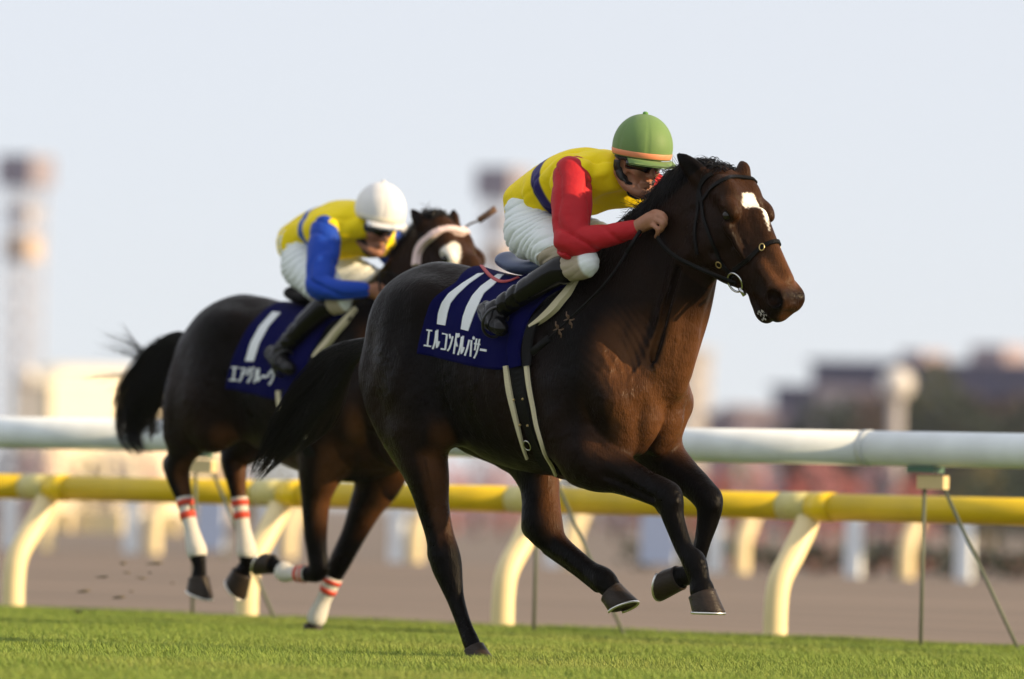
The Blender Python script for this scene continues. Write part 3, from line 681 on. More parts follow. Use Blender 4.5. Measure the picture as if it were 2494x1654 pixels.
    # ears, pinned back
    F.chain([P(1722, 446, .055), P(1690, 416, .085), P(1667, 392, .105), P(1650, 376, .115)], [.046, .046, .030, .008], (.6, .5, .5, .6), k=.015)
    F.chain([P(1706, 436, .095), P(1686, 412, .112), P(1668, 394, .125)], [.016, .020, .010], (.6, .6, .6), k=.008, op='s')
    F.chain([P(1802, 440, -.055), P(1810, 416, -.075), P(1805, 396, -.085)], [.042, .036, .010], (.6, .55, .6), k=.02)
    veins(fr, F, VEINS)
    box = lambda x, a, b, w: np.clip((x-a)/w, 0, 1)*np.clip((b-x)/w, 0, 1)
    F.disp((.45, -.3, 1.05), (1.0, .3, 1.60), lambda U, T, Z: .0020*np.sin((U*.80+Z*.60)*230+2.6*np.sin(T*24+Z*15)+1.7*np.sin(U*31))*box(U, .52, .95, .12)*box(Z, 1.10, 1.52, .12))      # skin creases before the shoulder
    F.disp((-.2, -.4, .85), (.5, .4, 1.35), lambda U, T, Z: .0022*np.sin(U*74+Z*14)*box(U, -.15, .42, .1)*box(Z, .88, 1.28, .12))                                                # ribs
    F.disp((-.75, -.4, .9), (-.1, .4, 1.6), lambda U, T, Z: .0028*np.sin((U*.9-Z*.35)*46+1.2*np.sin(Z*9))*box(U, -.68, -.16, .1)*box(Z, .95, 1.52, .12))                        # thigh muscles
    return fr, F, (O, e1, e2, e3)

def horse_two(h=.008):
    fr = Frame(ground(757, 1543) + RT * .10); P = fr.P; S = 515.0
    F = Field((-1.12, -.50, -.02), (1.45, .50, 2.18), h)
    du, dz = -.04, -.015
    trunk(F, du, dz)
    # near hind, hanging behind
    F.chain([(-.40, .14, 1.31), (-.44, .175, 1.14), (-.42, .175, .98)], [.20, .185, .13], (.62, .62, .75), k=.08)
    F.chain([(-.58, .10, 1.30), (-.62, .14, 1.12), (-.66, .15, .95)], [.15, .14, .10], (.8, .8, .8), k=.06)
    limb(F, fr, [(505, 980, .16, 72), (478, 1050, .15, 54), (447, 1100, .14, 37), (432, 1142, .13, 34), (440, 1185, .12, 27), (452, 1225, .12, 20), (464, 1280, .12, 17), (478, 1340, .12, 23), (486, 1380, .12, 18), (484, 1405, .12, 21)], .05, .85, S)
    F.ell(P(412, 1130, .13), (.035, .03, .045), k=.03)
    # far hind
    F.chain([(-.36, -.14, 1.31), (-.30, -.17, 1.12), (-.25, -.165, .96)], [.20, .18, .12], (.62, .62, .75), k=.08)
    F.chain([(-.55, -.10, 1.30), (-.52, -.14, 1.12), (-.45, -.15, .95)], [.14, .13, .10], (.8, .8, .8), k=.06)
    limb(F, fr, [(640, 1050, -.15, 56), (598, 1090, -.14, 44), (572, 1115, -.13, 38), (575, 1165, -.12, 28), (582, 1215, -.12, 20), (592, 1280, -.12, 17), (600, 1340, -.11, 23), (600, 1372, -.11, 18), (590, 1394, -.11, 22)], .05, .85, S)
    F.ell(P(558, 1100, -.13), (.035, .03, .035), k=.03)
    # near fore, folded under
    limb(F, fr, [(800, 1060, .17, 78), (782, 1140, .17, 60), (770, 1210, .16, 40), (768, 1290, .15, 32), (772, 1345, .14, 27), (776, 1388, .13, 27), (752, 1398, .13, 20), (715, 1397, .13, 16), (692, 1393, .13, 21), (675, 1383, .13, 18), (664, 1375, .13, 20)], .05, .85, S)
    # far fore, reaching the turf
    limb(F, fr, [(960, 1080, -.16, 72), (925, 1170, -.15, 60), (895, 1225, -.14, 46), (862, 1300, -.13, 33), (828, 1368, -.12, 29), (812, 1405, -.12, 23), (788, 1460, -.11, 17), (770, 1505, -.10, 20), (763, 1522, -.10, 17)], .05, .85, S)
    for s in (1, -1):
        F.ell((.765+du, s*.115, 1.0), (.115, .105, .20), k=.045)
        F.ell((.80+du, s*.085, .94), (.075, .072, .105), rot_axes((1, 0, -.2)), k=.022)
        F.chain([(.86+du, s*.055, 1.26), (.845+du, s*.10, 1.10)], [.07, .06], 1, k=.06)
    F.ell((.79+du, 0, 1.08), (.10, .10, .16), k=.06)
    # neck and head, carried higher
    PO = P(1068, 560, .04)
    nk = [((.52, 0, 1.33), .30, .66), ((.63, .0, 1.50), .26, .56), ((.73, .01, 1.66), .205, .52), ((.80, .02, 1.78), .165, .50), (PO + np.array([-.02, 0, -.06]), .14, .55)]
    F.chain([p for p, *_ in nk], [r for _, r, _ in nk], [f for *_, f in nk], k=.07)
    F.chain([(.86, 0, 1.50), (.86, 0, 1.36), (.86, 0, 1.20)], [.06, .065, .08], 1, k=.05)
    O = PO; e1 = np.array([.62, -.02, -.78]); e1 /= np.linalg.norm(e1); e3 = np.array([.08, 1, 0]); e3 -= e1*(e3@e1); e3 /= np.linalg.norm(e3); e2 = np.cross(e1, e3); e2 *= np.sign(e2[2])
    horse_head(F, O, e1, e2, e3, 1.0, 1.15)
    F.chain([P(1040, 575, .09), P(1026, 548, .105), P(1013, 527, .115), P(1003, 512, .12)], [.044, .042, .030, .010], (.6, .55, .5, .6), k=.015)
    F.chain([P(1105, 570, -.03), P(1105, 545, -.035), P(1105, 527, -.04), P(1104, 513, -.04)], [.042, .038, .028, .010], (.6, .55, .5, .6), k=.015)
    return fr, F, (O, e1, e2, e3)
# ---------------------------------------------------------------- horses (objects)
HS = .0065
def coat(name, dark, warm):
    m = mat(name, dark, .33, spec=.065)
    N = m.node_tree; L = N.links; b = N.nodes['Principled BSDF']
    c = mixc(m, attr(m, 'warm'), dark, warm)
    c = mixc(m, attr(m, 'star'), c, (.80, .76, .70))
    nz = node(m, 'ShaderNodeTexNoise'); nz.inputs['Scale'].default_value = 9; nz.inputs['Detail'].default_value = 6
    tc = node(m, 'ShaderNodeTexCoord'); L.new(tc.outputs['Object'], nz.inputs[0])
    mr = node(m, 'ShaderNodeMapRange'); mr.inputs[1].default_value = .3; mr.inputs[2].default_value = .7; mr.inputs[3].default_value = .7; mr.inputs[4].default_value = 1.3; L.new(nz.outputs[0], mr.inputs[0])
    v = node(m, 'ShaderNodeVectorMath', operation='SCALE'); L.new(c, v.inputs[0]); L.new(mr.outputs[0], v.inputs['Scale']); base_color(m, v.outputs[0])
    # short hair and faint veins as relief
    n2 = node(m, 'ShaderNodeTexNoise'); n2.inputs['Scale'].default_value = 150; n2.inputs['Detail'].default_value = 3
    mp = node(m, 'ShaderNodeMapping'); mp.inputs['Scale'].default_value = (1, 1, .25); L.new(tc.outputs['Object'], mp.inputs[0]); L.new(mp.outputs[0], n2.inputs[0])
    n3 = node(m, 'ShaderNodeTexNoise'); n3.inputs['Scale'].default_value = 22; n3.inputs['Detail'].default_value = 3; n3.inputs['Distortion'].default_value = .3; L.new(tc.outputs['Object'], n3.inputs[0])
    ad = node(m, 'ShaderNodeMath', operation='MULTIPLY_ADD'); ad.inputs[1].default_value = 1.6; L.new(n3.outputs[0], ad.inputs[0]); L.new(n2.outputs[0], ad.inputs[2])
    n4 = node(m, 'ShaderNodeTexNoise'); n4.inputs['Scale'].default_value = 4.5; n4.inputs['Detail'].default_value = 7; n4.inputs['Roughness'].default_value = .65; L.new(tc.outputs['Object'], n4.inputs[0])
    rr = node(m, 'ShaderNodeMapRange'); rr.inputs[1].default_value = .35; rr.inputs[2].default_value = .65; rr.inputs[3].default_value = .20; rr.inputs[4].default_value = .52; L.new(n4.outputs[0], rr.inputs[0]); L.new(rr.outputs[0], b.inputs['Roughness'])   # sweat: glossier and duller patches of coat
    bp = node(m, 'ShaderNodeBump'); bp.inputs['Strength'].default_value = .38; bp.inputs['Distance'].default_value = .012; L.new(ad.outputs[0], bp.inputs['Height']); L.new(bp.outputs[0], b.inputs['Normal'])
    b.inputs['Sheen Weight'].default_value = .0
    return m
def in_poly(x, y, P):
    P = np.asarray(P, float); c = np.zeros(len(x), bool); j = len(P)-1
    for i in range(len(P)):
        a, b = P[i], P[j]
        k = (a[1] > y) != (b[1] > y)
        with np.errstate(divide='ignore', invalid='ignore'): c ^= k & (x < (b[0]-a[0])*(y-a[1])/(b[1]-a[1]) + a[0])
        j = i
    return c
def poly_sd(x, y, P):
    P = np.asarray(P, float); d = np.full(len(x), 1e9)
    for a, b in zip(P, np.roll(P, -1, 0)):
        v = b-a; t = np.clip(((x-a[0])*v[0]+(y-a[1])*v[1])/(v@v+1e-9), 0, 1); d = np.minimum(d, np.hypot(x-a[0]-t*v[0], y-a[1]-t*v[1]))
    return np.where(in_poly(x, y, P), -d, d)
def star_plane(head, fr, poly):
    """the white mark as a polygon in the head's own (length, lateral) coordinates"""
    O, e1, e2, e3 = head; out = []
    for px, py in poly:
        d = ray(px, py); d = np.array([d@FW, d@RT, d[2]]); o = fr.L(CAM_O[None])[0]; q = O + e2*.075
        k = ((q-o)@e2)/(d@e2); p = o + d*k - O; out.append((p@e1, p@e3))
    return out
hoof_m = mat('hoof', (.028, .019, .013), .35, spec=.25, var=.35, vscale=40, bump=.3, bscale=80, stretch=(1, 1, 4))
shoe_m = mat('horseshoe', (.75, .74, .72), .35, metal=1)
def make_horse(fr, F, head, label, star, dark, warm, hooves, ub=.0):
    V, Q = F.mesh(); V = smooth_mesh(V, Q, 3)
    W = fr.W(V); r = root('racehorse', fr.o, label, 'horse', 'racehorses galloping on the turf')
    O, e1, e2, e3 = head; q = V - O; a, b, c = q@e1, q@e2, q@e3
    onhead = (a > -.05) & (a < .75) & (np.abs(c) < .2) & (b > -.3) & (b < .25)
    sp = star_plane(head, fr, star); wst = np.where(onhead & (b > .0), np.clip(.5 - (poly_sd(a, c, sp)+.004*np.sin(a*310+c*90)*np.sin(c*370-a*60))/.008, 0, 1), 0)
    sm = lambda x, lo, hi: np.clip((x-lo)/(hi-lo), 0, 1)**2*(3-2*np.clip((x-lo)/(hi-lo), 0, 1))
    z = V[:, 2]; wm = sm(z, .55, .85)                                        # dark points on the lower legs
    wm = wm*(.05 + .04*np.sin(V[:, 0]*7+V[:, 2]*5))
    wm = np.where(onhead, .14 - .10*sm(a, .54, .62) + .70*sm(a, .33, .48)*(1-sm(a, .54, .62))*sm(b, -.02, .06) + .20*sm(b, -.01, .06)*(1-sm(a, .54, .60)), wm)
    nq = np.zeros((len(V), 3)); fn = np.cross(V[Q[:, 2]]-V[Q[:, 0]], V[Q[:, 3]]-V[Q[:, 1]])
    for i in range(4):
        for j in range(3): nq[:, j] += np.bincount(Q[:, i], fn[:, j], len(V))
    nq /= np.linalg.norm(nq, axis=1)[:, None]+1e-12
    wm = np.maximum(wm, (V[:, 0] < .45)*sm(z, .42, .62)*(1-sm(z, .90, 1.05))*sm(nq[:, 0], .1, .7)*.75)       # gaskins: sunlight put into the coat as paler forward faces
    fr_ = sm(nq[:, 0], .05, .55); wm = np.maximum(wm, fr_*sm(V[:, 0], .66-ub, .80-ub)*sm(z, .80-ub*.6, .95-ub*.6)*(1-sm(z, 1.28, 1.55))*.85)       # breast: sunlit brown painted on the faces that look forward
    wm = np.maximum(wm, sm(V[:, 0], .62-ub, .72-ub)*sm(z, .78-ub*.6, .9-ub*.6)*(1-sm(z, 1.15, 1.4))*(.08+.3*fr_)); wm = np.clip(wm, 0, 1)  # weaker share of the painted sunlit brown around the breast
    m = coat('coat', dark, warm)
    nos = np.zeros(len(V))
    for s in (1, -1):
        nd = np.sqrt(((a-.615)/.040)**2 + ((b-.005)/.034)**2 + ((c-s*.078)/.030)**2); nos = np.maximum(nos, np.clip((1.15-nd)/.3, 0, 1)*onhead)
    wm = wm*(1-nos)  # shade inside the nostrils put into the coat colour
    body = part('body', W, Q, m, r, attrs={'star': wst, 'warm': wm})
    for s in (1, -1):
        ey = O + e1*.205 + (e2*.020 + e3*s*.100)*1.17
        u, w = np.meshgrid(np.linspace(0, math.pi, 9), np.linspace(0, 2*math.pi, 16, endpoint=False), indexing='ij')
        EV = (ey + .021*np.stack([np.sin(u)*np.cos(w), np.sin(u)*np.sin(w), np.cos(u)], -1)).reshape(-1, 3)
        EF = [(i*16+k, i*16+(k+1) % 16, (i+1)*16+(k+1) % 16, (i+1)*16+k) for i in range(8) for k in range(16)]
        part('eye', fr.W(EV), EF, eye_m, r)
    for cx, cy, t, bx, by, tb, rt, rb, fw in hooves:
        c0 = fr.P(cx, cy, t); c1 = fr.P(bx, by, tb)
        HV, HF = hoof_mesh(c0, c1, np.array(fw, float), rt, rb, None); h = part('hoof', fr.W(HV), HF, hoof_m, r)
        ax = (c1-c0)/np.linalg.norm(c1-c0); f = np.array(fw, float); f -= ax*(f@ax); f /= np.linalg.norm(f); sd = np.cross(ax, f)
        th = np.linspace(-2.35, 2.35, 22); P = [c1 + (c1-c0)*.20*math.cos(x) + ax*.004 + f*(rb*1.0*math.cos(x)+.016) + sd*rb*.86*math.sin(x) for x in th]
        TV, TF = tube(P, .006, 6, True); part('horseshoe', fr.W(np.array(TV)), TF, shoe_m, h)
    fm = MB(); rf = np.random.default_rng(3)                                  # flecks of foam at the lips
    for k in range(34):
        s = rf.choice((-1, 1)); p = O + e1*(rf.uniform(.575, .630)) + (e2*rf.uniform(-.092, -.074) + e3*s*rf.uniform(.03, .050))*1.17
        loc = p; v, f2 = tube([loc-e1*.004, loc, loc+e1*.004], [.002, rf.uniform(.001, .0028), .002], 6); fm.add(fr.W(np.array(v)), f2)
    fm.build('foam', foam_m, r, smooth=True)
    return r, body, V, Q, W
foam_m = mat('foam', (.55, .52, .45), .4)
eye_m = mat('horse_eye', (.008, .005, .003), .15)
fr1, F1, head1 = horse_one(HS)
STAR1 = [(1805, 474), (1817, 472), (1831, 474), (1842, 492), (1849, 499), (1859, 527), (1861, 552), (1865, 569), (1852, 545), (1842, 522), (1831, 510), (1817, 504), (1809, 496)]
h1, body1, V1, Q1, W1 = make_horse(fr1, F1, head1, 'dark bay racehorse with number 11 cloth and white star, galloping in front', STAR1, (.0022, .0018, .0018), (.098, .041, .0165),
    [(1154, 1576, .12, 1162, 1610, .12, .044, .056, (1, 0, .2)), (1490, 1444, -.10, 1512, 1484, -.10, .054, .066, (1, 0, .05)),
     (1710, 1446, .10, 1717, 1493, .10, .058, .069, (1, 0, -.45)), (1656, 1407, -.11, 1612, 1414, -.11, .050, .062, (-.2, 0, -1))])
fr2, F2, head2 = horse_two(HS)
STAR2 = [(1084, 595), (1103, 591), (1118, 597), (1124, 612), (1128, 632), (1126, 645), (1112, 640), (1097, 628), (1088, 615)]
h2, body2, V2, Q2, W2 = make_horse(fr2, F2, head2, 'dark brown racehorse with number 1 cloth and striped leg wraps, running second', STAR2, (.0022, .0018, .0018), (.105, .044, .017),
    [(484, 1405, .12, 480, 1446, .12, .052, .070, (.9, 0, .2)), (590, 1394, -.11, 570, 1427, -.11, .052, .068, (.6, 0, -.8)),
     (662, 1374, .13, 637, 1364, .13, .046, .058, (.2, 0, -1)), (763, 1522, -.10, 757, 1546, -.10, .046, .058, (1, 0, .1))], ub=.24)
# ---------------------------------------------------------------- jockeys
skin_m = mat('skin', (.36, .165, .095), .5, var=.12, vscale=30, bump=.15, bscale=120)
def cloth_mat(name, color, **k): return mat(name, color, k.pop('rough', .6), spec=.22, sheen=.03, var=.06, vscale=14, bump=k.pop('bump', .55), bscale=k.pop('bscale', 24), **k)
breech_m = cloth_mat('white_breeches', (.80, .86, .88), rough=.6, bump=.12, bscale=60)
tan = mixc(breech_m, attr(breech_m, 'cuff'), (.80, .86, .88), (.42, .36, .27)); base_color(breech_m, tan)
boot_m = mat('boot_leather', (.002, .002, .003), .2, spec=.3, bump=.12, bscale=30)
black_m = mat('black_strap', (.012, .012, .012), .5)
lens_m = mat('goggle_lens', (.006, .006, .007), .06, spec=.8)
def jersey_mat(name, base, band, a0, a1):
    m = cloth_mat(name, base); ax = attr(m, 'axis')
    r = node(m, 'ShaderNodeValToRGB'); r.color_ramp.interpolation = 'LINEAR'; el = r.color_ramp.elements
    el[0].position = 0; el[0].color = (0, 0, 0, 1); el[1].position = 1; el[1].color = (0, 0, 0, 1)
    for p, v in ((a0-.004, 0), (a0+.004, 1), (a1-.004, 1), (a1+.004, 0)):
        e = el.new(p); e.color = (v, v, v, 1)
    m.node_tree.links.new(ax, r.inputs[0]); base_color(m, mixc(m, r.outputs[0], base, band)); return m

def head_frame(pitch, yaw=0.0, rollv=0.0):
    f = np.array([math.cos(pitch)*math.cos(yaw), math.cos(pitch)*math.sin(yaw), -math.sin(pitch)])
    l = np.array([-math.sin(yaw), math.cos(yaw), rollv]); l -= f*(l@f); l /= np.linalg.norm(l)
    up = np.cross(f, l); up *= np.sign(up[2]); return np.array([f, l, up])

def skull(F, c, A, s=1.0):
    g = lambda f, l, u: c + (A[0]*f + A[1]*l + A[2]*u)*s
    E = lambda p, r, k=.015, op='u': F.ell(g(*p), np.array(r)*s, A, k=k, op=op)
    E((0, 0, .01), (.098, .078, .105)); E((.035, 0, -.05), (.062, .062, .075), .03)
    F.chain([g(-.01, .062, -.075), g(.03, .055, -.112), g(.075, .022, -.135), g(.075, -.022, -.135), g(.03, -.055, -.112), g(-.01, -.062, -.075)], np.array([.022, .021, .020, .020, .021, .022])*s, k=.025)
    E((.078, 0, -.128), (.020, .024, .018), .015)                 # chin
    E((.083, 0, .0), (.022, .055, .016), .015)                     # brow
    for sd in (1, -1):
        E((.066, sd*.040, -.052), (.024, .022, .022), .018)       # cheekbone
        E((.092, sd*.030, -.022), (.016, .017, .012), .010, 's')  # eye socket
        E((.084, sd*.031, -.022), (.013, .014, .011), .004)
        E((.048, sd*.054, -.088), (.020, .010, .022), .015, 's')  # hollow cheek
        E((-.006, sd*.080, -.040), (.020, .009, .031), .008)      # ear
        E((.105, sd*.011, -.064), (.009, .009, .008), .006)       # nostril wing
    F.chain([g(.094, 0, -.012), g(.106, 0, -.038), g(.121, 0, -.060)], np.array([.009, .010, .012])*s, k=.010)
    F.chain([g(.086, .022, -.095), g(.102, 0, -.090), g(.086, -.022, -.095)], np.array([.006, .008, .006])*s, k=.006)
    F.chain([g(.084, .020, -.106), g(.099, 0, -.104), g(.084, -.020, -.106)], np.array([.006, .008, .006])*s, k=.006)
    F.chain([g(.094, .022, -.099), g(.110, 0, -.097), g(.094, -.022, -.099)], np.array([.0025, .003, .0025])*s, k=.003, op='s')

def hand(F, wrist, kn, tips, k=.006):
    """palm from wrist to four knuckles, fingers bending through the joints given, thumb from the palm's side"""
    c = np.mean([q[0] for q in tips[:4]], 0)
    F.chain([wrist, wrist*.6 + c*.4, c*.85 + wrist*.15], [.029, .031, .034], 1, k=.015)
    for q in tips[:4]:
        F.chain([wrist*.45 + q[0]*.55] + list(q), [.013] + [.0115, .010, .0095, .008][:len(q)], 1, k=k, n=4)
    q = tips[4]; F.chain(q, [.016, .0125, .011, .009][:len(q)], 1, k=.010, n=4)

def helmet(r, fr, c, A, cap_m, band_m, button_m, brim=True):
    n, mm = 96, 24; V = []; F = []
    R = np.array([.131, .119, .134])
    low = lambda th: -.040 - .008*math.cos(th)          # a little deeper over the brow
    for i in range(mm+1):
        for k in range(n):
            th = 2*math.pi*k/n; u0 = math.asin(low(th)/R[2]); ph = math.pi/2*(1-i/mm) + u0*(i/mm)
            seam = 1 - .022*math.exp(-(((th*6/(2*math.pi)) % 1 - .5)/.035)**2)*math.cos(ph)
            V.append(c + A[0]*R[0]*math.cos(ph)*math.cos(th)*seam + A[1]*R[1]*math.cos(ph)*math.sin(th)*seam + A[2]*R[2]*math.sin(ph)*(1-.0*i))
    for k in range(n): V.append(V[mm*n+k]*.94 + (c + A[2]*low(0))*.06)
    for i in range(mm+1):
        for k in range(n): F.append((i*n+k, (i+1)*n+k, (i+1)*n+(k+1) % n, i*n+(k+1) % n))
    h = part('helmet', fr.W(np.array(V)), F, cap_m, r)
    bu, bf = tube([c + A[2]*(R[2]-.004), c + A[2]*(R[2]+.006), c + A[2]*(R[2]+.010)], [.012, .011, .004], 12); part('button', fr.W(np.array(bu)), bf, button_m, h)
    # band just above the rim
    V = []; F = []
    for k in range(n):
        th = 2*math.pi*k/n
        for dz, o in ((.004, 1.006), (.006, 1.018), (.024, 1.016), (.026, 1.004)):
            z = low(th) + dz; cp = math.sqrt(1-(z/R[2])**2)
            V.append(c + (A[0]*R[0]*math.cos(th) + A[1]*R[1]*math.sin(th))*cp*o + A[2]*z)
    for k in range(n):
        for j in range(3): F.append((k*4+j, k*4+j+1, ((k+1) % n)*4+j+1, ((k+1) % n)*4+j))
    part('band', fr.W(np.array(V)), F, band_m, h)
    V = []; F = []; na, nr = 24, 5                       # peak
    for side in (0, 1):
        for i in range(na+1):
            th = -1.25 + 2.5*i/na; ext = .058*math.cos(th*.98)**.7
            for j in range(nr+1):
                q = j/nr; z = low(th) - .002 - .020*q*q - (.005 if side else 0); cp = math.sqrt(max(0, 1-(low(th)/R[2])**2))
                V.append(c + A[0]*(R[0]*cp*math.cos(th)*1.005 + ext*q) + A[1]*R[1]*cp*math.sin(th)*1.005*(1+.04*q) + A[2]*z)
    m1 = (na+1)*(nr+1)
    for s in (0, 1):
        for i in range(na):
            for j in range(nr):
                f = (s*m1+i*(nr+1)+j, s*m1+(i+1)*(nr+1)+j, s*m1+(i+1)*(nr+1)+j+1, s*m1+i*(nr+1)+j+1); F.append(f if s else f[::-1])
    for i in range(na): a = i*(nr+1)+nr; F.append((a, a+nr+1, m1+a+nr+1, m1+a))
    part('peak', fr.W(np.array(V)), F, cap_m, h)
    return h

def strip_on(bvh, fr, pts, width, thick, off, up=None, closed=False, n=6, smooth=True):
    """a flat strap through local points pulled onto the surface below it (bvh in local coordinates)"""
    P = spline(pts, n) if smooth and len(pts) > 2 else np.array(pts, float); L = []; N = []
    for p in P:
        loc, nr, _, _ = bvh.find_nearest(Vector(p)); L.append(np.array(loc)); N.append(np.array(nr))
    L = np.array(L); N = np.array(N)
    for _ in range(2): N[1:-1] = (N[:-2]+2*N[1:-1]+N[2:])/4
    N /= np.linalg.norm(N, axis=1)[:, None]
    C = L + N*off; T = np.gradient(C, axis=0); B = np.cross(N, T); B /= np.linalg.norm(B, axis=1)[:, None]+1e-9
    V = []; F = []
    for i in range(len(C)):
        for a, b in ((-1, -.5), (1, -.5), (1, .5), (-1, .5)): V.append(C[i] + B[i]*width/2*a + N[i]*thick*b)
    for i in range(len(C)-1):
        for k in range(4): F.append((i*4+k, i*4+(k+1) % 4, (i+1)*4+(k+1) % 4, (i+1)*4+k))
    F += [(3, 2, 1, 0), tuple((len(C)-1)*4+k for k in range(4))]
    return fr.W(np.array(V)), F

def make_jockey(fr, L, S, label, cols, h=.006):
    """L: landmarks (px, py, t) of one rider"""
    P = lambda k: fr.P(*L[k][:3]); mir = lambda p: np.array([p[0], -p[1], p[2]])
    c = P('pelvis'); r = root('person', fr.o + FW*c[0] + RT*c[1] + np.array([0, 0, c[2]-.12]), label, 'person', 'jockeys')
    lo, hi = np.array(L['lo']), np.array(L['hi'])
    tor = [P(k) for k in ('t0', 't1', 't2', 't3')]; axd = (tor[3]-tor[0])/np.linalg.norm(tor[3]-tor[0])
    hip, knee = P('hip'), P('knee'); ank, heel, ball, toe = P('ankle'), P('heel'), P('ball'), P('toe'); shin1, shin2 = P('shin1'), P('shin2')
    sh, el, fa, wr = P('shoulder'), P('elbow'), P('forearm'), P('wrist'); fsh = mir(sh) + np.array(L['fsh_d']); fel, ffa, fwr = P('felbow'), P('fforearm'), P('fwrist')
    A = head_frame(L['pitch'], L['yaw'], L.get('roll', 0)); hc = P('skull'); AH = head_frame(L['hpitch'], L['yaw'], L.get('roll', 0)); hcc = P('dome')
    # ---- continuous body
    F = Field(lo, hi, L.get('hb', .0045))
    skull(F, hc, A, 1.06)
    F.chain([tor[3], hc - A[2]*.08 - A[0]*.02, hc - A[2]*.02 - A[0]*.02], [.062, .056, .055], 1, k=.02)
    F.chain(tor, [.09, .10, .10, .07], [1.4, 1.45, 1.5, 1.4], k=.03)
    for s_, e_, f_, w_ in ((sh, el, fa, wr), (fsh, fel, ffa, fwr)): F.chain([s_, e_, f_, w_], [.046, .034, .030, .027], 1, k=.02, smooth=False)
    for m_ in (lambda p: p, mir):
        F.chain([m_(hip), m_(knee), m_(shin1), m_(ank)], [.085, .052, .045, .032], 1, k=.02, smooth=False)
        F.chain([m_(heel), m_(ball), m_(toe)], [.028, .026, .018], 1, k=.015, smooth=False)
    H = [[fr.P(*q) for q in f] for f in L['fingers']]; hand(F, wr, None, H)
    H2_ = [[fwr + (mir(q) - mir(wr)) for q in f] for f in H]; hand(F, fwr, None, H2_)
    V, Q = F.mesh(); V = smooth_mesh(V, Q, 1); part('body', fr.W(V), Q, skin_m, r)
    hb = BVHTree.FromPolygons([tuple(v) for v in V], [tuple(q) for q in Q])
    # ---- jersey: torso, then each sleeve
    F = Field(lo, hi, h)
    F.chain(tor, L['tr'], L['tf'], k=.02)
    F.ell(tor[2]*.6+tor[1]*.4 - np.array([0, 0, .01]), (.14, .19, .115), k=.05)
    F.ell(fr.P(*L['chest'][:3]), (.075, .10, .075), k=.06)
    for s_ in (sh, fsh): F.ell(s_ + axd*(-.01), (.085, .06, .075), k=.05)
    a_, b_ = L.get('fold', (70, 95))
    def folds(U, T, Z):
        q = (U-tor[2][0])*.5 + (T)*.75 + (Z-tor[2][2])*.3; m = np.clip((tor[2][2]+.02-Z)/.10, 0, 1)
        return .008*np.sin(q*a_ + 2.0*np.sin(U*17+1)+1.5*np.sin(Z*25))*m + .0022*np.sin(U*41-Z*52+2*np.sin(T*23)) + .008*((1-np.abs(np.sin(U*17-Z*11+T*9+1.5*np.sin(T*14+U*8)+.9*np.sin(Z*21))))**3-.3)
    F.disp(lo, hi, folds)
    V, Q = F.mesh(); V = smooth_mesh(V, Q, 1); ax = .5 + ((V - tor[1])@axd)
    part('jersey', fr.W(V), Q, cols['jersey'], r, attrs={'axis': ax})
    cv, cf = tube([tor[3] + axd*.01 + np.array([.005, 0, -.005]), tor[3] + (hc-tor[3])*.30 + np.array([.005, 0, -.01])], [.078, .066], 18, False); part('collar', fr.W(np.array(cv)), cf, cols['collar'], r)
    for s_, e_, f_, w_, sr in ((sh, el, fa, wr, L['sr']), (fsh, fel, ffa, fwr, L['sr'])):
        F = Field(lo, hi, h); mid = s_*.5 + e_*.5
        F.chain([s_, mid + (s_-mid)*.15, e_*.85+s_*.15, e_, e_*.6+f_*.4, f_, w_], sr, 1, k=.01, n=4)
        F.disp(lo, hi, lambda U, T, Z: (.009+.013*np.exp(-((U-e_[0])**2+(T-e_[1])**2+(Z-e_[2])**2)/.012))*((1-np.abs(np.sin(U*20+Z*24+1.6*np.sin(T*22+U*12)+1.1*np.sin(Z*19))))**3-.45) + .001*np.sin(Z*50-U*40))
        V, Q = F.mesh(); V = smooth_mesh(V, Q, 1); part('sleeve', fr.W(V), Q, cols['sleeve'], r)
    # ---- breeches
    F = Field(lo, hi, h*.72)
    for m_ in (lambda p: p, mir):
        F.ell(m_(P('butt')), (.115, .095, .118), k=.05)
        F.chain([m_(hip), m_(hip*.5+knee*.5) + np.array([0, 0, -.005]), m_(knee), m_(knee*.55+shin1*.45)], L['br'], 1, k=.04, n=5)
    F.chain([tor[0] - axd*.01, tor[0]*.6+tor[1]*.4], [L['tr'][0]*.97, L['tr'][0]*.93], L['tf'][0], k=.05)
    def wr_(U, T, Z):
        m = np.clip((knee[0]-.04-U)/.14, .4, 1); q = (U*.46-Z*.89)
        w1 = np.abs(np.sin(q*112 + 1.7*np.sin(U*11+T*13) + 1.1*np.sin(U*23-T*17+1))); w2 = np.abs(np.sin(q*71 + 2.0*np.sin(U*9-T*11+2)+.7*np.sin(Z*40)))
        p1 = .5+.5*np.sin(U*19+T*23+Z*9); return m*(.0095*p1*(1-w1)**2.5 + .0085*(1-p1)*(1-w2)**2.5) + .0008*np.sin(U*60+T*55)*np.sin(Z*50)
    F.disp(lo, hi, wr_)
    V, Q = F.mesh(); V = smooth_mesh(V, Q, 1)
    cu = np.zeros(len(V))
    for m_ in (lambda p: p, mir):
        a, b = m_(knee), m_(shin1); d = (b-a)/np.linalg.norm(b-a); q = (V-a)@d; dist = np.linalg.norm((V-a)-q[:, None]*d, axis=1); cu = np.maximum(cu, np.clip((q+.020)/.012, 0, 1)*(dist < .11))
    part('breeches', fr.W(V), Q, breech_m, r, attrs={'cuff': cu})
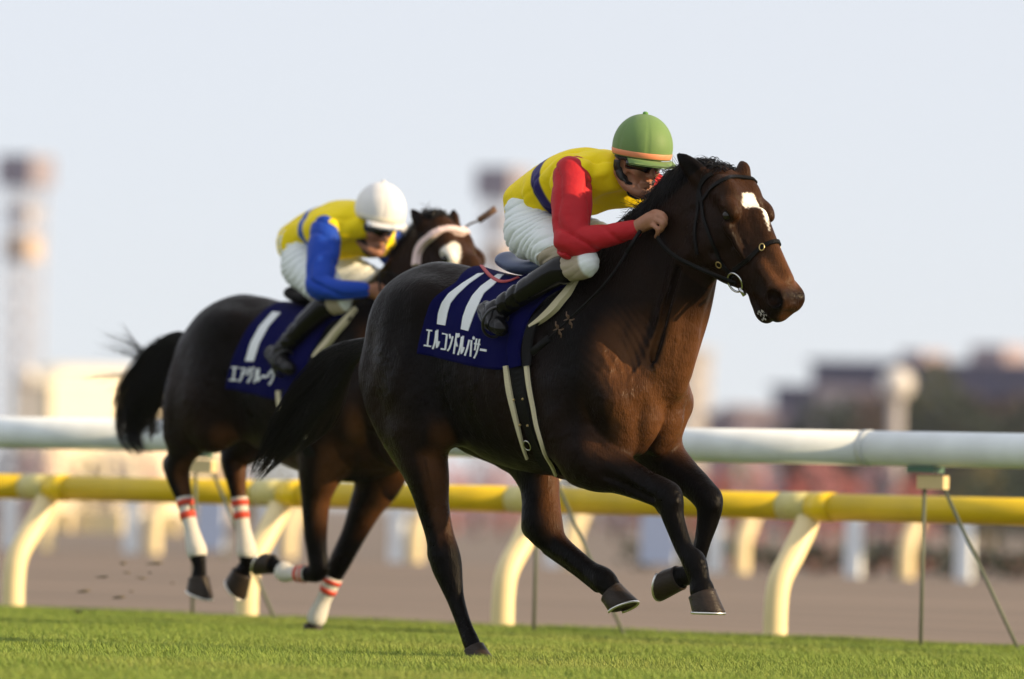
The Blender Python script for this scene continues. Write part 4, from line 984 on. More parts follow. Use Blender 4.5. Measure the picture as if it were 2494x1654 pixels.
    # ---- boots
    for m_ in (lambda p: p, mir):
        F = Field(lo, hi, h); top = knee*.28+shin1*.72
        F.chain([m_(p) for p in (top, shin1, shin2, ank)], [.060, .057, .050, .045], 1, k=.015)
        F.chain([m_(p) for p in (heel, ball, toe)], [.045, .044, .033], (.85, 1, 1), k=.03, smooth=False)
        F.disp(lo, hi, lambda U, T, Z: .011*(1-np.abs(np.sin(U*38+Z*30+1.8*np.sin(T*30+Z*16)+1.3*np.sin(U*21-Z*13))))**3*np.clip((shin2[0]+.06-U)/.08, 0, 1)*(U > ball[0]-.10))
        V, Q = F.mesh(); V = smooth_mesh(V, Q, 1); part('boot', fr.W(V), Q, boot_m, r)
    # ---- helmet, goggles, chin strap
    helmet(r, fr, hcc, AH, cols['cap'], cols['band'], cols['button'])
    g = lambda f, l, u: hc + (A[0]*f + A[1]*l + A[2]*u)*1.06
    go = None
    V = []; Fq = []; n = 22
    for i in range(n+1):
        th = -1.15 + 2.3*i/n; hh = (.025 + .004*math.cos(th*5.2)) * (1-.25*abs(th)/1.15); nose = .010*math.exp(-(th/.13)**2)
        for rr, u in ((.094, -hh+nose), (.106, -hh*.8+nose), (.110, 0), (.106, hh*.85), (.094, hh)):
            V.append(g(rr*math.cos(th)*1.02, rr*.84*math.sin(th), -.030+u))
    for i in range(n):
        for j in range(4): Fq.append((i*5+j, (i+1)*5+j, (i+1)*5+j+1, i*5+j+1))
    go = part('goggles', fr.W(np.array(V)), Fq, lens_m, r)
    for s in (1, -1):
        pts = [g(.05, s*.088, -.018), g(.0, s*.098, -.010), g(-.05, s*.088, -.002)]
        wv, wf = strip_on(hb, fr, pts, .020, .004, .006); part('goggle_strap', wv, wf, black_m, go)
        wv, wf = strip_on(hb, fr, [g(.0, s*.085, -.03), g(.005, s*.075, -.07), g(.035, s*.062, -.105), g(.062, s*.03, -.140), g(.066, 0, -.150)], .030, .006, .004); part('chin_strap', wv, wf, black_m, r)
    return r, dict(hc=hc, A=A, tor=tor, knee=knee, ank=ank, toe=toe, ball=ball, wr=wr, fwr=fwr, mir=mir, shin2=shin2)

J1 = dict(lo=(-.16, -.52, 1.20), hi=(1.06, .52, 2.36), pelvis=(1290, 540, 0), t0=(1306, 498, 0), t1=(1368, 458, 0), t2=(1438, 434, 0), t3=(1492, 424, 0),
    tr=[.110, .122, .122, .085], tf=[1.35, 1.45, 1.55, 1.5], butt=(1292, 562, .085), hip=(1296, 565, .10), knee=(1422, 640, .255), shin1=(1352, 664, .28), shin2=(1275, 712, .29), ankle=(1208, 757, .295),
    heel=(1186, 757, .275), ball=(1199, 782, .31), toe=(1220, 800, .345), br=[.108, .096, .064, .058],
    shoulder=(1394, 424, .175), elbow=(1390, 596, .30), forearm=(1462, 577, .235), wrist=(1541, 560, .165), fsh_d=(.03, 0, 0), chest=(1532, 462, -.10), felbow=(1612, 495, -.27), fforearm=(1640, 512, -.20), fwrist=(1668, 510, -.15),
    sr=[.074, .080, .064, .057, .052, .046, .036], pitch=.28, yaw=.20, hpitch=.10, skull=(1553, 374, 0), dome=(1565, 358, 0),
    fingers=[[(1592, 517, .125), (1612, 520, .135), (1622, 533, .13), (1618, 545, .115)], [(1596, 526, .14), (1615, 530, .148), (1621, 544, .14), (1614, 555, .12)],
             [(1594, 537, .15), (1610, 543, .158), (1613, 557, .148), (1606, 565, .13)], [(1586, 548, .158), (1600, 556, .165), (1602, 569, .155), (1597, 577, .14)],
             [(1565, 543, .13), (1588, 532, .115), (1606, 536, .11), (1616, 541, .108)]])
J2 = dict(lo=(-.28, -.52, 1.15), hi=(.82, .52, 2.30), pelvis=(742, 632, 0), t0=(742, 592, 0), t1=(793, 566, 0), t2=(852, 552, 0), t3=(896, 548, 0),
    tr=[.110, .122, .122, .085], tf=[1.35, 1.45, 1.55, 1.5], butt=(740, 645, .085), hip=(742, 648, .10), knee=(826, 730, .24), shin1=(785, 750, .27), shin2=(728, 806, .29), ankle=(682, 860, .295),
    heel=(664, 862, .275), ball=(684, 884, .31), toe=(706, 898, .345), br=[.108, .096, .064, .058],
    shoulder=(795, 560, .175), elbow=(776, 698, .35), forearm=(826, 707, .32), wrist=(885, 706, .22), fsh_d=(.03, 0, 0), chest=(915, 588, -.08), felbow=(975, 640, -.27), fforearm=(985, 668, -.20), fwrist=(995, 690, -.13),
    sr=[.072, .074, .060, .054, .050, .044, .034], pitch=.40, yaw=.20, hpitch=.16, skull=(913, 530, 0), dome=(926, 512, 0),
    fingers=[[(925, 700, .125), (940, 704, .135), (947, 714, .13), (943, 724, .115)], [(925, 708, .14), (940, 713, .148), (944, 724, .14), (937, 732, .12)],
             [(921, 716, .15), (934, 722, .158), (936, 733, .148), (929, 739, .13)], [(913, 723, .158), (923, 730, .165), (925, 741, .155), (919, 746, .14)],
             [(903, 700, .13), (920, 694, .115), (935, 698, .11), (944, 704, .108)]], hb=.006, h=.008)
YEL, NAVY, RED = (.95, .73, .005), (.022, .016, .13), (.46, .014, .022)
j1, K1 = make_jockey(fr1, J1, 617, 'jockey in yellow silks with red sleeves and green cap, crouched on the front horse', dict(jersey=jersey_mat('yellow_silk', YEL, NAVY, .492, .562), sleeve=cloth_mat('red_sleeve', RED), collar=cloth_mat('white_collar', (.75, .75, .75)),
    cap=cloth_mat('green_cap', (.15, .25, .085), rough=.55, bump=.12), band=mat('orange_elastic', (.75, .27, .13), .6), button=cloth_mat('green_button', (.13, .30, .08))))
j2, K2 = make_jockey(fr2, J2, 515, 'jockey in yellow silks with blue sleeves and white cap, riding the second horse', dict(jersey=jersey_mat('yellow_silk', YEL, (.02, .09, .42), .485, .545), sleeve=cloth_mat('blue_sleeve', (.007, .055, .40)), collar=cloth_mat('white_collar', (.75, .75, .75)),
    cap=cloth_mat('white_cap', (.78, .78, .78), rough=.4, bump=.12), band=mat('cream_elastic', (.74, .72, .62), .6), button=cloth_mat('white_button', (.7, .7, .7))), h=.007)
# ---------------------------------------------------------------- tack, hair, small things
navy_m = mat('navy_cloth', (.0018, .0026, .055), .85, spec=.08, bump=.15, bscale=300)
digit_m = mat('white_print', (.74, .78, .80), .7)
leather_m = mat('dark_leather', (.003, .003, .003), .5, spec=.14, bump=.15, bscale=150)
tanl_m = mat('tan_leather', (.16, .09, .05), .45)
pad_m = mat('cream_pad', (.62, .56, .38), .8, bump=.3, bscale=120)
steel2_m = mat('bright_steel', (.62, .62, .62), .22, metal=1)
steel3_m = mat('dark_steel', (.08, .08, .085), .35, metal=1)
brass_m = mat('brass', (.70, .52, .22), .3, metal=1)
hair_m = mat('black_hair', (.006, .005, .005), .38, spec=.35)
def bvh_of(V, Q): return BVHTree.FromPolygons([tuple(v) for v in V], [tuple(q) for q in Q])
def lray(fr, px, py):
    d = ray(px, py); return Vector(fr.L(CAM_O[None])[0]), Vector((d@FW, d@RT, d[2]))
def hit(fr, bvh, px, py, t=0.15):
    o, d = lray(fr, px, py); h = bvh.ray_cast(o, d)
    return np.array(h[0]) if h[0] is not None else fr.P(px, py, t)
def hits(fr, bvh, pts, t=.15): return [hit(fr, bvh, a, b, t) for a, b in pts]
MIR = lambda p: np.array([p[0], -p[1], p[2]])
def strap(bvh, fr, name, pts, width, thick, off, m, parent, n=6, **k):
    """strap lying on the surface through local points; width may vary along it"""
    P = spline(pts, n) if len(pts) > 2 else np.array([pts[0]+(np.array(pts[-1])-pts[0])*q for q in np.linspace(0, 1, 8)])
    Wd = np.interp(np.linspace(0, 1, len(P)), np.linspace(0, 1, np.size(width)), np.atleast_1d(width)); L = []; N = []
    for p in P:
        loc, nr, _, _ = bvh.find_nearest(Vector(p)); L.append(np.array(loc)); N.append(np.array(nr))
    L = np.array(L); N = np.array(N)
    for _ in range(4): N[1:-1] = (N[:-2]+2*N[1:-1]+N[2:])/4
    for _ in range(2): L[1:-1] = (L[:-2]+2*L[1:-1]+L[2:])/4
    N /= np.linalg.norm(N, axis=1)[:, None]; C = L + N*off; T = np.gradient(C, axis=0); B = np.cross(N, T); B /= np.linalg.norm(B, axis=1)[:, None]+1e-9
    V = []; F = []
    for i in range(len(C)):
        for a, b in ((-1, -.5), (-.8, .5), (.8, .5), (1, -.5)): V.append(C[i] + B[i]*Wd[i]/2*a + N[i]*thick*b)
    for i in range(len(C)-1):
        for q in range(4): F.append((i*4+q, i*4+(q+1) % 4, (i+1)*4+(q+1) % 4, (i+1)*4+q))
    F += [(3, 2, 1, 0), tuple((len(C)-1)*4+q for q in range(4))]
    return part(name, fr.W(np.array(V)), F, m, parent, smooth=False, **k)
# ---- saddle cloth
def saddle_cloth(fr, bvh, left_px, bottom_px, u1, label, zc=1.25):
    lh = hits(fr, bvh, left_px, 0.0); bh = hits(fr, bvh, bottom_px)
    ang = lambda p: math.atan2(abs(p[1]), p[2]-zc)
    la = [ang(p) for p in lh]; lu = [p[0] for p in lh]; o = np.argsort(la); la = np.array(la)[o]; lu = np.array(lu)[o]
    bu = [p[0] for p in bh]; ba = [ang(p) for p in bh]
    nu, na = 40, 44; G = np.zeros((2*na+1, nu+1, 3)); Nn = np.zeros_like(G)
    for j in range(nu+1):
        tm = 0
        for s in (1, -1):
            tm = 0
            for i in range(na+1):
                q = i/na; A1 = np.interp(np.interp(j/nu, [0, 1], [bu[0], bu[-1]]), bu, ba); a = A1*q
                ul = np.interp(a, la, lu); u = ul + (u1-ul)*j/nu
                dr = np.array([0, s*math.sin(a), math.cos(a)]); ob = np.array([u, 0, zc]) + dr*.8
                h = bvh.ray_cast(Vector(ob), Vector(-dr)); p = np.array(h[0]); n_ = np.array(h[1])
                if abs(p[1]) < tm: p[1] = s*tm
                tm = max(tm, abs(p[1])) if a > .9 else abs(p[1])
                G[na+s*i, j] = p; Nn[na+s*i, j] = n_
    for _ in range(6):
        G[1:-1, 1:-1] = .5*G[1:-1, 1:-1] + .125*(G[:-2, 1:-1]+G[2:, 1:-1]+G[1:-1, :-2]+G[1:-1, 2:])
        Nn[1:-1] = (Nn[:-2]+2*Nn[1:-1]+Nn[2:])/4
    Nn /= np.linalg.norm(Nn, axis=2)[..., None]
    ripple = .004*np.sin(np.arange(nu+1)[None, :]*.55+np.arange(2*na+1)[:, None]*.10)*(np.abs(np.arange(2*na+1)-na)/na)[:, None]**2
    T = G + Nn*(.013+ripple[..., None]); B = G + Nn*.005; R, Cn = 2*na+1, nu+1
    V = np.vstack([T.reshape(-1, 3), B.reshape(-1, 3)]); F = []; m = R*Cn; ix = lambda i, j: i*Cn+j
    for i in range(R-1):
        for j in range(Cn-1): F.append((ix(i, j), ix(i, j+1), ix(i+1, j+1), ix(i+1, j))); F.append((m+ix(i, j), m+ix(i+1, j), m+ix(i+1, j+1), m+ix(i, j+1)))
    for i in range(R-1):
        for j in (0, Cn-1): F.append((ix(i, j), ix(i+1, j), m+ix(i+1, j), m+ix(i, j)))
    for j in range(Cn-1):
        for i in (0, R-1): F.append((ix(i, j), ix(i, j+1), m+ix(i, j+1), m+ix(i, j)))
    c = G[na].mean(0); r = root('saddle_cloth', fr.W(c[None])[0], label, 'saddle cloth', 'navy numbered saddle cloths')
    part('cloth', fr.W(V), F, navy_m, r)
    TV = [tuple(p) for p in T.reshape(-1, 3)]; TF = [(ix(i, j), ix(i, j+1), ix(i+1, j+1), ix(i+1, j)) for i in range(R-1) for j in range(Cn-1)]
    return r, BVHTree.FromPolygons(TV, TF)
def print_on(fr, bvh, name, polys, m, parent, off=.003):
    """raised print: quad strips given by left and right pixel edges"""
    V = []; F = []
    for Lp, Rp in polys:
        n = max(2, int(max(np.linalg.norm(np.diff(Lp, axis=0), axis=1).sum()/6, 2))); q = np.linspace(0, 1, n+1)
        def res(P):
            P = np.asarray(P, float); s = np.concatenate([[0], np.cumsum(np.linalg.norm(np.diff(P, axis=0), axis=1))]); s /= s[-1]
            return np.stack([np.interp(q, s, P[:, 0]), np.interp(q, s, P[:, 1])], 1)
        A, B = res(Lp), res(Rp); b = len(V); w = max(1, int(np.linalg.norm(A-B, axis=1).max()/8)); bad = False; pts = []
        for i in range(n+1):
            for k in range(w+1):
                px, py = A[i]+(B[i]-A[i])*k/w; o, d = lray(fr, px, py); h = bvh.ray_cast(o, d)
                if h[0] is None: bad = True; h = (Vector(fr.P(px, py, .25)), Vector((0, 1, 0)))
                nn = np.array(h[1]); nn = nn if nn @ np.array(d) < 0 else -nn
                pts.append((np.array(h[0]) + nn*off, np.array(h[0]) - nn*.001))
        if bad: continue
        V += [p[0] for p in pts]; V += [p[1] for p in pts]; m2 = len(pts); ix = lambda i, k: b+i*(w+1)+k
        for i in range(n):
            for k in range(w): F.append((ix(i, k), ix(i, k+1), ix(i+1, k+1), ix(i+1, k)))
            for k in (0, w): F.append((ix(i, k), ix(i+1, k), m2+ix(i+1, k), m2+ix(i, k)))
        for k in range(w):
            for i in (0, n): F.append((ix(i, k), ix(i, k+1), m2+ix(i, k+1), m2+ix(i, k)))
    if V: return part(name, fr.W(np.array(V)), F, m, parent, smooth=False)
def stroke(P, w):
    """polyline -> (left edge, right edge)"""
    P = np.asarray(P, float); T = np.gradient(P, axis=0) if len(P) > 2 else np.repeat([P[1]-P[0]], 2, 0); T /= np.linalg.norm(T, axis=1)[:, None]; N = np.stack([-T[:, 1], T[:, 0]], 1)
    return P-N*w/2, P+N*w/2
KANA = {'e': [[(.1, .12), (.9, .12)], [(.5, .12), (.5, .88)], [(.02, .88), (.98, .88)]],
 'ru': [[(.28, .1), (.28, .45), (.22, .7), (.04, .94)], [(.58, .05), (.58, .88), (.75, .78), (.97, .55)]],
 'ko': [[(.1, .14), (.88, .14), (.88, .86)], [(.06, .86), (.92, .86)]],
 'n': [[(.08, .12), (.36, .32)], [(.06, .9), (.45, .78), (.75, .52), (.95, .2)]],
 'do': [[(.3, .03), (.3, .97)], [(.3, .36), (.8, .62)], [(.58, .06), (.68, .22)], [(.80, .02), (.90, .18)]],
 'pa': [[(.3, .2), (.22, .6), (.04, .92)], [(.62, .2), (.78, .55), (.95, .92)], [(.80, .04), (.90, .04), (.92, .16), (.82, .18), (.80, .04)]],
 'sa': [[(.02, .3), (.98, .3)], [(.28, .06), (.28, .6)], [(.72, .06), (.72, .5), (.6, .78), (.35, .96)]],
 'bar': [[(.05, .5), (.95, .5)]],
 'a': [[(.06, .14), (.92, .14), (.8, .36), (.6, .48)], [(.48, .32), (.45, .65), (.14, .95)]],
 'gu': [[(.34, .06), (.22, .34), (.04, .52)], [(.3, .24), (.82, .24), (.72, .6), (.24, .96)], [(.74, .02), (.82, .16)], [(.92, .0), (1.0, .13)]],
 'vu': [[(.48, .02), (.48, .2)], [(.1, .5), (.1, .22), (.86, .22), (.78, .62), (.32, .97)], [(.76, .02), (.84, .14)], [(.94, .0), (1.02, .12)]]}
def lettering(fr, bvh, parent, chars, cells, w):
    """cells: for each character the pixel corners (tl, tr, br, bl)"""
    for ch, (tl, tr, br, bl) in zip(chars, cells):
        tl, tr, br, bl = (np.array(q, float) for q in (tl, tr, br, bl)); polys = []
        for st in KANA[ch]:
            P = np.array([(tl*(1-x)+tr*x)*(1-y) + (bl*(1-x)+br*x)*y for x, y in st]); polys.append(stroke(P, w if ch != 'bar' else w*1.5))
        print_on(fr, bvh, 'character', polys, digit_m, parent)
B1 = bvh_of(V1, Q1)
c1, CB1 = saddle_cloth(fr1, B1, [(1163, 655), (1114, 691), (1075, 716), (1047, 746), (1037, 779), (1026, 824), (1019, 860)], [(1020, 862), (1102, 878), (1194, 896), (1240, 900), (1300, 900)], .34, 'navy saddle cloth with white number 11 and katakana lettering on the front horse')
z5 = lambda P: [(1000+x/4.9, 620+y/4.9) for x, y in P]
print_on(fr1, CB1, 'number', [(z5([(800, 232), (620, 345), (450, 470), (370, 580), (330, 700), (318, 832)]), z5([(878, 225), (700, 350), (560, 480), (480, 580), (445, 690), (415, 848)]))], digit_m, c1)
print_on(fr1, CB1, 'number', [(z5([(1036, 238), (840, 380), (740, 490), (670, 620), (625, 750), (603, 892)]), z5([(1115, 240), (990, 370), (880, 460), (830, 560), (760, 720), (690, 915)]))], digit_m, c1)
xs = [(188, 270, 154, 244), (300, 345, 262, 350), (378, 452, 360, 420), (470, 514, 436, 490), (540, 590, 500, 558), (604, 656, 564, 634), (690, 775, 645, 716), (772, 852, 734, 800), (835, 922, 822, 905)]
ty = [870, 882, 908, 918, 930, 954, 962, 985, 1092]; by = [1126, 1158, 1170, 1185, 1200, 1226, 1240, 1255, 1190]
cells = [z5([(a, t), (b, t+(b-a)*.16), (d, y), (c, y-(d-c)*.16)]) for (a, b, c, d), t, y in zip(xs, ty, by)]
lettering(fr1, CB1, c1, ['e', 'ru', 'ko', 'n', 'do', 'ru', 'pa', 'sa', 'bar'], cells, 3.7)
B2 = bvh_of(V2, Q2)
c2, CB2 = saddle_cloth(fr2, B2, [(700, 729), (660, 750), (630, 775), (600, 810), (580, 850), (562, 900), (553, 945)], [(554, 948), (640, 962), (720, 975), (760, 985), (800, 990)], .30, 'navy saddle cloth with white number 1 on the rear horse', zc=1.22)
z4 = lambda P: [(230+x/2.958, 420+y/2.958) for x, y in P]
print_on(fr2, CB2, 'number', [(z4([(1285, 1005), (1190, 1110), (1125, 1230), (1088, 1360)]), z4([(1342, 1012), (1255, 1110), (1190, 1230), (1148, 1362)]))], digit_m, c2)
xs = [(985, 1042, 970, 1030), (1050, 1098, 1038, 1088), (1104, 1152, 1094, 1140), (1158, 1208, 1148, 1194), (1212, 1252, 1200, 1240), (1258, 1304, 1244, 1290)]
cells = [z4([(a, 1390+i*5), (b, 1393+i*5), (d, 1512+i*5), (c, 1508+i*5)]) for i, (a, b, c, d) in enumerate(xs)]
lettering(fr2, CB2, c2, ['e', 'a', 'gu', 'ru', 'bar', 'vu'], cells, 4.2)
# ---- saddle with girth and stirrups
def saddle(fr, bvh, K, px, label, seat_c, S, seat_m):
    """px: dict of pixel paths on the near side"""
    r = root('saddle', fr.W(np.array(seat_c)[None])[0], label, 'saddle', 'racing saddles')
    F = Field(np.array(seat_c)-(.35, .25, .25), np.array(seat_c)+(.45, .25, .25), .008); c = np.array(seat_c)
    F.chain([c+(-.10, 0, .025), c+(-.03, 0, .0), c+(.10, 0, .0), c+(.20, 0, .03)], [.038, .035, .035, .04], [2.2, 2.6, 2.2, 1.5], k=.02)
    V, Q = F.mesh(); part('seat', fr.W(smooth_mesh(V, Q, 1)), Q, seat_m, r)
    for mm in (lambda p: p, MIR):
        pp = lambda k: [mm(p) for p in hits(fr, bvh, px[k], .24)]
        strap(bvh, fr, 'flap', pp('flap'), [.05, .07, .075, .06], .008, .026, navy_m, r)
        strap(bvh, fr, 'panel', pp('panel'), [.03, .05, .05, .05], .006, .022, leather_m, r)
        strap(bvh, fr, 'pad', pp('pad'), [.022, .036, .042, .03, .012], .022, .018, pad_m, r)
        gp = pp('girth'); bl = np.array([gp[-1][0]+.03, 0, .75]); g = strap(bvh, fr, 'girth', gp+[bl], [.075, .07, .065, .065], .007, .010, leather_m, r)
        strap(bvh, fr, 'girth_edge', pp('edge_a'), [.024, .028, .024, .016, .010], .010, .016, pad_m, g)
        strap(bvh, fr, 'girth_edge', pp('edge_b'), [.024, .022, .020, .018, .012], .010, .016, pad_m, g)
        for q in px['stud']:
            p = mm(hit(fr, bvh, *q)); loc, n_, _, _ = bvh.find_nearest(Vector(p)); loc = np.array(loc); n_ = np.array(n_)
            V_, F_ = tube([loc+n_*.012, loc+n_*.019], [.006, .004], 8); part('stud', fr.W(np.array(V_)), F_, brass_m, g)
        p = mm(hit(fr, bvh, *px['buckle'])); loc, n_, _, _ = bvh.find_nearest(Vector(p)); loc = np.array(loc); n_ = np.array(n_); A = rot_axes(n_)
        V_, F_ = ring_tube(loc+n_*.018, A[1], A[2], .022, .016, .003, 16, 6); part('buckle', fr.W(np.array(V_)), F_, steel2_m, g)
        # stirrup
        ball, toe, sh2 = mm(K['ball']), mm(K['toe']), mm(K['shin2']); top = mm(hit(fr, bvh, *px['leather'])) + mm(np.array([0, .03, 0]))
        up = ball + np.array([.06, 0, .075]); fd = toe-ball; fd /= np.linalg.norm(fd); ax = np.cross(fd, (0, 0, 1.)); ax /= np.linalg.norm(ax); ay = np.cross(ax, fd); ay *= np.sign(ay[2])
        V_, F_ = ring_tube(ball+fd*.03+ay*.006, ax, ay, .056, .064, .006, 28, 8); st = part('stirrup', fr.W(np.array(V_)), F_, steel3_m, r)
        a0 = ball+fd*.03+ay*.07
        V_, F_ = tube([a0, a0*.5+top*.5+mm(np.array([0, .03, 0])), top], .012, 6, True, .25); part('stirrup_leather', fr.W(np.array(V_)), F_, leather_m, r)
    return r
seat_m = mat('blue_grey_saddle', (.09, .12, .22), .35, bump=.1, bscale=100)
SP1 = dict(flap=[(1392, 690), (1340, 712), (1298, 752), (1270, 800), (1258, 850), (1262, 895)], panel=[(1392, 705), (1345, 748), (1305, 790), (1290, 840), (1290, 893)],
    pad=[(1406, 682), (1386, 716), (1360, 748), (1330, 776), (1296, 799)], girth=[(1262, 885), (1270, 960), (1285, 1025), (1308, 1085), (1330, 1130)],
    edge_a=[(1236, 892), (1243, 950), (1257, 1010), (1273, 1068), (1288, 1112)], edge_b=[(1288, 892), (1296, 950), (1310, 1020), (1330, 1090), (1356, 1150)],
    stud=[(1256, 973), (1279, 971), (1270, 1033), (1292, 1034)], buckle=(1289, 1080), leather=(1300, 728))
saddle(fr1, B1, K1, SP1, 'blue grey racing saddle with cream edged girth under the jockey in red sleeves', (.12, 0, 1.615), 617, seat_m)
SP2 = dict(flap=[(850, 760), (800, 790), (770, 830), (748, 870), (735, 910), (735, 950)], panel=[(858, 775), (812, 815), (780, 855), (762, 900), (758, 950)],
    pad=[(869, 755), (842, 790), (812, 825), (788, 850), (768, 872)], girth=[(700, 945), (705, 985), (712, 1020), (725, 1050), (745, 1080)],
    edge_a=[(682, 952), (684, 975), (688, 1000), (694, 1025), (702, 1045)], edge_b=[(722, 965), (724, 985), (728, 1010), (736, 1035), (750, 1065)],
    stud=[(698, 1000), (712, 1000)], buckle=(712, 1030), leather=(748, 800))
saddle(fr2, B2, K2, SP2, 'black racing saddle under the jockey in blue sleeves', (.04, 0, 1.60), 515, leather_m)
# red overgirth strap across the cloth
og = root('red_strap', fr1.W(np.array([[0.02, 0, 1.62]]))[0], 'thin red elastic strap lying across the front horse cloth behind the saddle', 'strap')
strap(CB1, fr1, 'strap', hits(fr1, CB1, [(1172, 650), (1200, 655), (1232, 664), (1264, 678)]), [.016, .016], .005, .006, mat('red_elastic', (.45, .06, .07), .6), og)
# ---- bridles
def bridle(fr, bvh, head, K, paths, label, brow_m, rein_pts, bit_px, far):
    O, e1, e2, e3 = head; r = root('bridle', fr.W(O[None])[0], label, 'bridle', 'bridles of the racehorses')
    def mirh(p): q = p-O; return O + e1*(q@e1) + e2*(q@e2) - e3*(q@e3)
    hp = lambda k: hits(fr, bvh, paths[k], .09)
    for nm, w, th, mm_ in (('brow', paths.get('brow_w', .018), .006, brow_m), ('nose', .020, .006, leather_m)):
        if nm in paths:
            p = hp(nm); mid = p[-1]; q = mid-O; mid0 = O + e1*(q@e1) + e2*(q@e2)
            strap(bvh, fr, 'browband' if nm == 'brow' else 'noseband', p[:-1]+[mid0]+[mirh(x) for x in p[:-1]][::-1], w, paths.get('brow_t', th) if nm == 'brow' else th, paths.get('brow_o', .006) if nm == 'brow' else .006, mm_, r)
    for mm in (lambda p: p, mirh):
        for k in ('cheek', 'throat', 'back'):
            if k in paths: strap(bvh, fr, {'cheek': 'cheek_piece', 'throat': 'throat_lash', 'back': 'noseband_strap'}[k], [mm(p) for p in hp(k)], .016, .005, .006, leather_m, r)
        if 'crown' in paths: strap(bvh, fr, 'headpiece', [mm(p) for p in hp('crown')], .020, .005, .006, leather_m, r)
        if bit_px:
            p = mm(hit(fr, bvh, *bit_px, .08)); loc, n_, _, _ = bvh.find_nearest(Vector(p)); n_ = np.array(n_); c = np.array(loc)+n_*.014
            a = e1 - n_*(e1@n_); a /= np.linalg.norm(a); b = np.cross(n_, a)
            V_, F_ = ring_tube(c, a, b, .040, .040, .0045, 32, 8); bit = part('bit_ring', fr.W(np.array(V_)), F_, steel2_m, r)
            V_, F_ = tube([c+a*.030+b*.0, c+a*.066+b*.006], .009, 10); part('bit_cheek', fr.W(np.array(V_)), F_, steel2_m, bit)
            if 'bk' in paths:
                for bx in paths['bk']:
                    q = mm(hit(fr, bvh, *bx, .08)); loc, n_, _, _ = bvh.find_nearest(Vector(q)); n_ = np.array(n_); A = rot_axes(n_)
                    V_, F_ = ring_tube(np.array(loc)+n_*.011, A[1], A[2], .014, .011, .0025, 14, 6); part('buckle', fr.W(np.array(V_)), F_, brass_m, r)
    for rp in rein_pts:
        P = spline(rp, 8); V_, F_ = tube(P, .009, 8, True, .35, (0, 1, 0)); part('rein', fr.W(np.array(V_)), F_, leather_m, r)
    return r
BP1 = dict(brow=[(1709, 489), (1728, 466), (1750, 446), (1772, 435), (1800, 432)], nose=[(1790, 657), (1820, 632), (1850, 606), (1870, 594), (1880, 590)], cheek=[(1706, 470), (1713, 520), (1733, 583), (1751, 629), (1768, 653), (1788, 672)],
    throat=[(1702, 472), (1700, 520), (1694, 560), (1700, 620)], crown=[(1709, 489), (1704, 462), (1716, 436), (1735, 424)], back=[(1790, 657), (1778, 690), (1772, 706)], bk=[(1752, 642), (1858, 603)])
near = [fr1.P(1790, 690, .10), fr1.P(1733, 667, .15), fr1.P(1690, 648, .155), fr1.P(1650, 628, .16), fr1.P(1618, 602, .165), fr1.P(1600, 577, .165)]
for i_ in range(1, 5):
    loc, n_, _, _ = B1.find_nearest(Vector(near[i_])); q = np.array(loc)+np.array(n_)*.014
    if near[i_][1] < q[1]: near[i_] = q
farr = [MIR(p) for p in near[:3]] + [fr1.P(1668, 530, -.16)]
loopr = [fr1.P(1597, 574, .165), fr1.P(1560, 590, .18), fr1.P(1540, 600, .19)]
bridle(fr1, B1, head1, K1, BP1, 'black racing bridle with steel ring bit on the front horse', leather_m, [near, farr], (1796, 685), True)
BP2 = dict(brow=[(1018, 648), (1022, 618), (1036, 592), (1056, 576), (1082, 568)], brow_w=.038, brow_t=.028, brow_o=.014, cheek=[(1018, 640), (1020, 670), (1030, 700)], crown=[(1026, 604), (1024, 585), (1030, 568)])
sheep_m = mat('pink_white_sheepskin', (.80, .62, .60), .95, bump=.8, bscale=120)
n2 = [K2['wr']+np.array([.10, -.01, -.01]), np.array([.62, .13, 1.72]), np.array([.86, .10, 1.66])]
bridle(fr2, B2, head2, K2, BP2, 'bridle with thick pinkish white fleece browband on the rear horse', sheep_m, [n2, [MIR(p) for p in n2]], None, True)
# ---- hair
def strands(name, roots, dirs, lens, r0, fr, parent, seed, curl=.02, droop=.3, m=hair_m, seg=9):
    rg = np.random.default_rng(seed); n = len(roots); V = np.zeros((n, seg+1, 3, 3)); p = np.array(roots, float); d = np.array(dirs, float); d /= np.linalg.norm(d, axis=1)[:, None]
    ph = rg.uniform(0, 6.28, (n, 3)); st = np.array(lens)/seg; side = np.cross(d, rg.normal(size=(n, 3))); side /= np.linalg.norm(side, axis=1)[:, None]+1e-9
    for k in range(seg+1):
        q = k/seg; rr = r0*(1-.75*q); s2 = np.cross(d, side)
        for j in range(3):
            a = 2.094*j; V[:, k, j] = p + rr*(side*math.cos(a)+s2*math.sin(a))
        d = d + np.stack([curl*np.sin(ph[:, i]+k*.9) for i in range(3)], 1); d[:, 2] -= droop/seg; d /= np.linalg.norm(d, axis=1)[:, None]; p = p + d*st[:, None]
    F = []; b = (np.arange(n)*(seg+1)*3)[:, None, None]; k = np.arange(seg)[None, :, None]*3; j = np.arange(3)[None, None, :]; j2 = (j+1) % 3
    F = np.stack([b+k+j, b+k+j2, b+k+3+j2, b+k+3+j], -1).reshape(-1, 4)
    return part(name, fr.W(V.reshape(-1, 3)), F, m, parent)
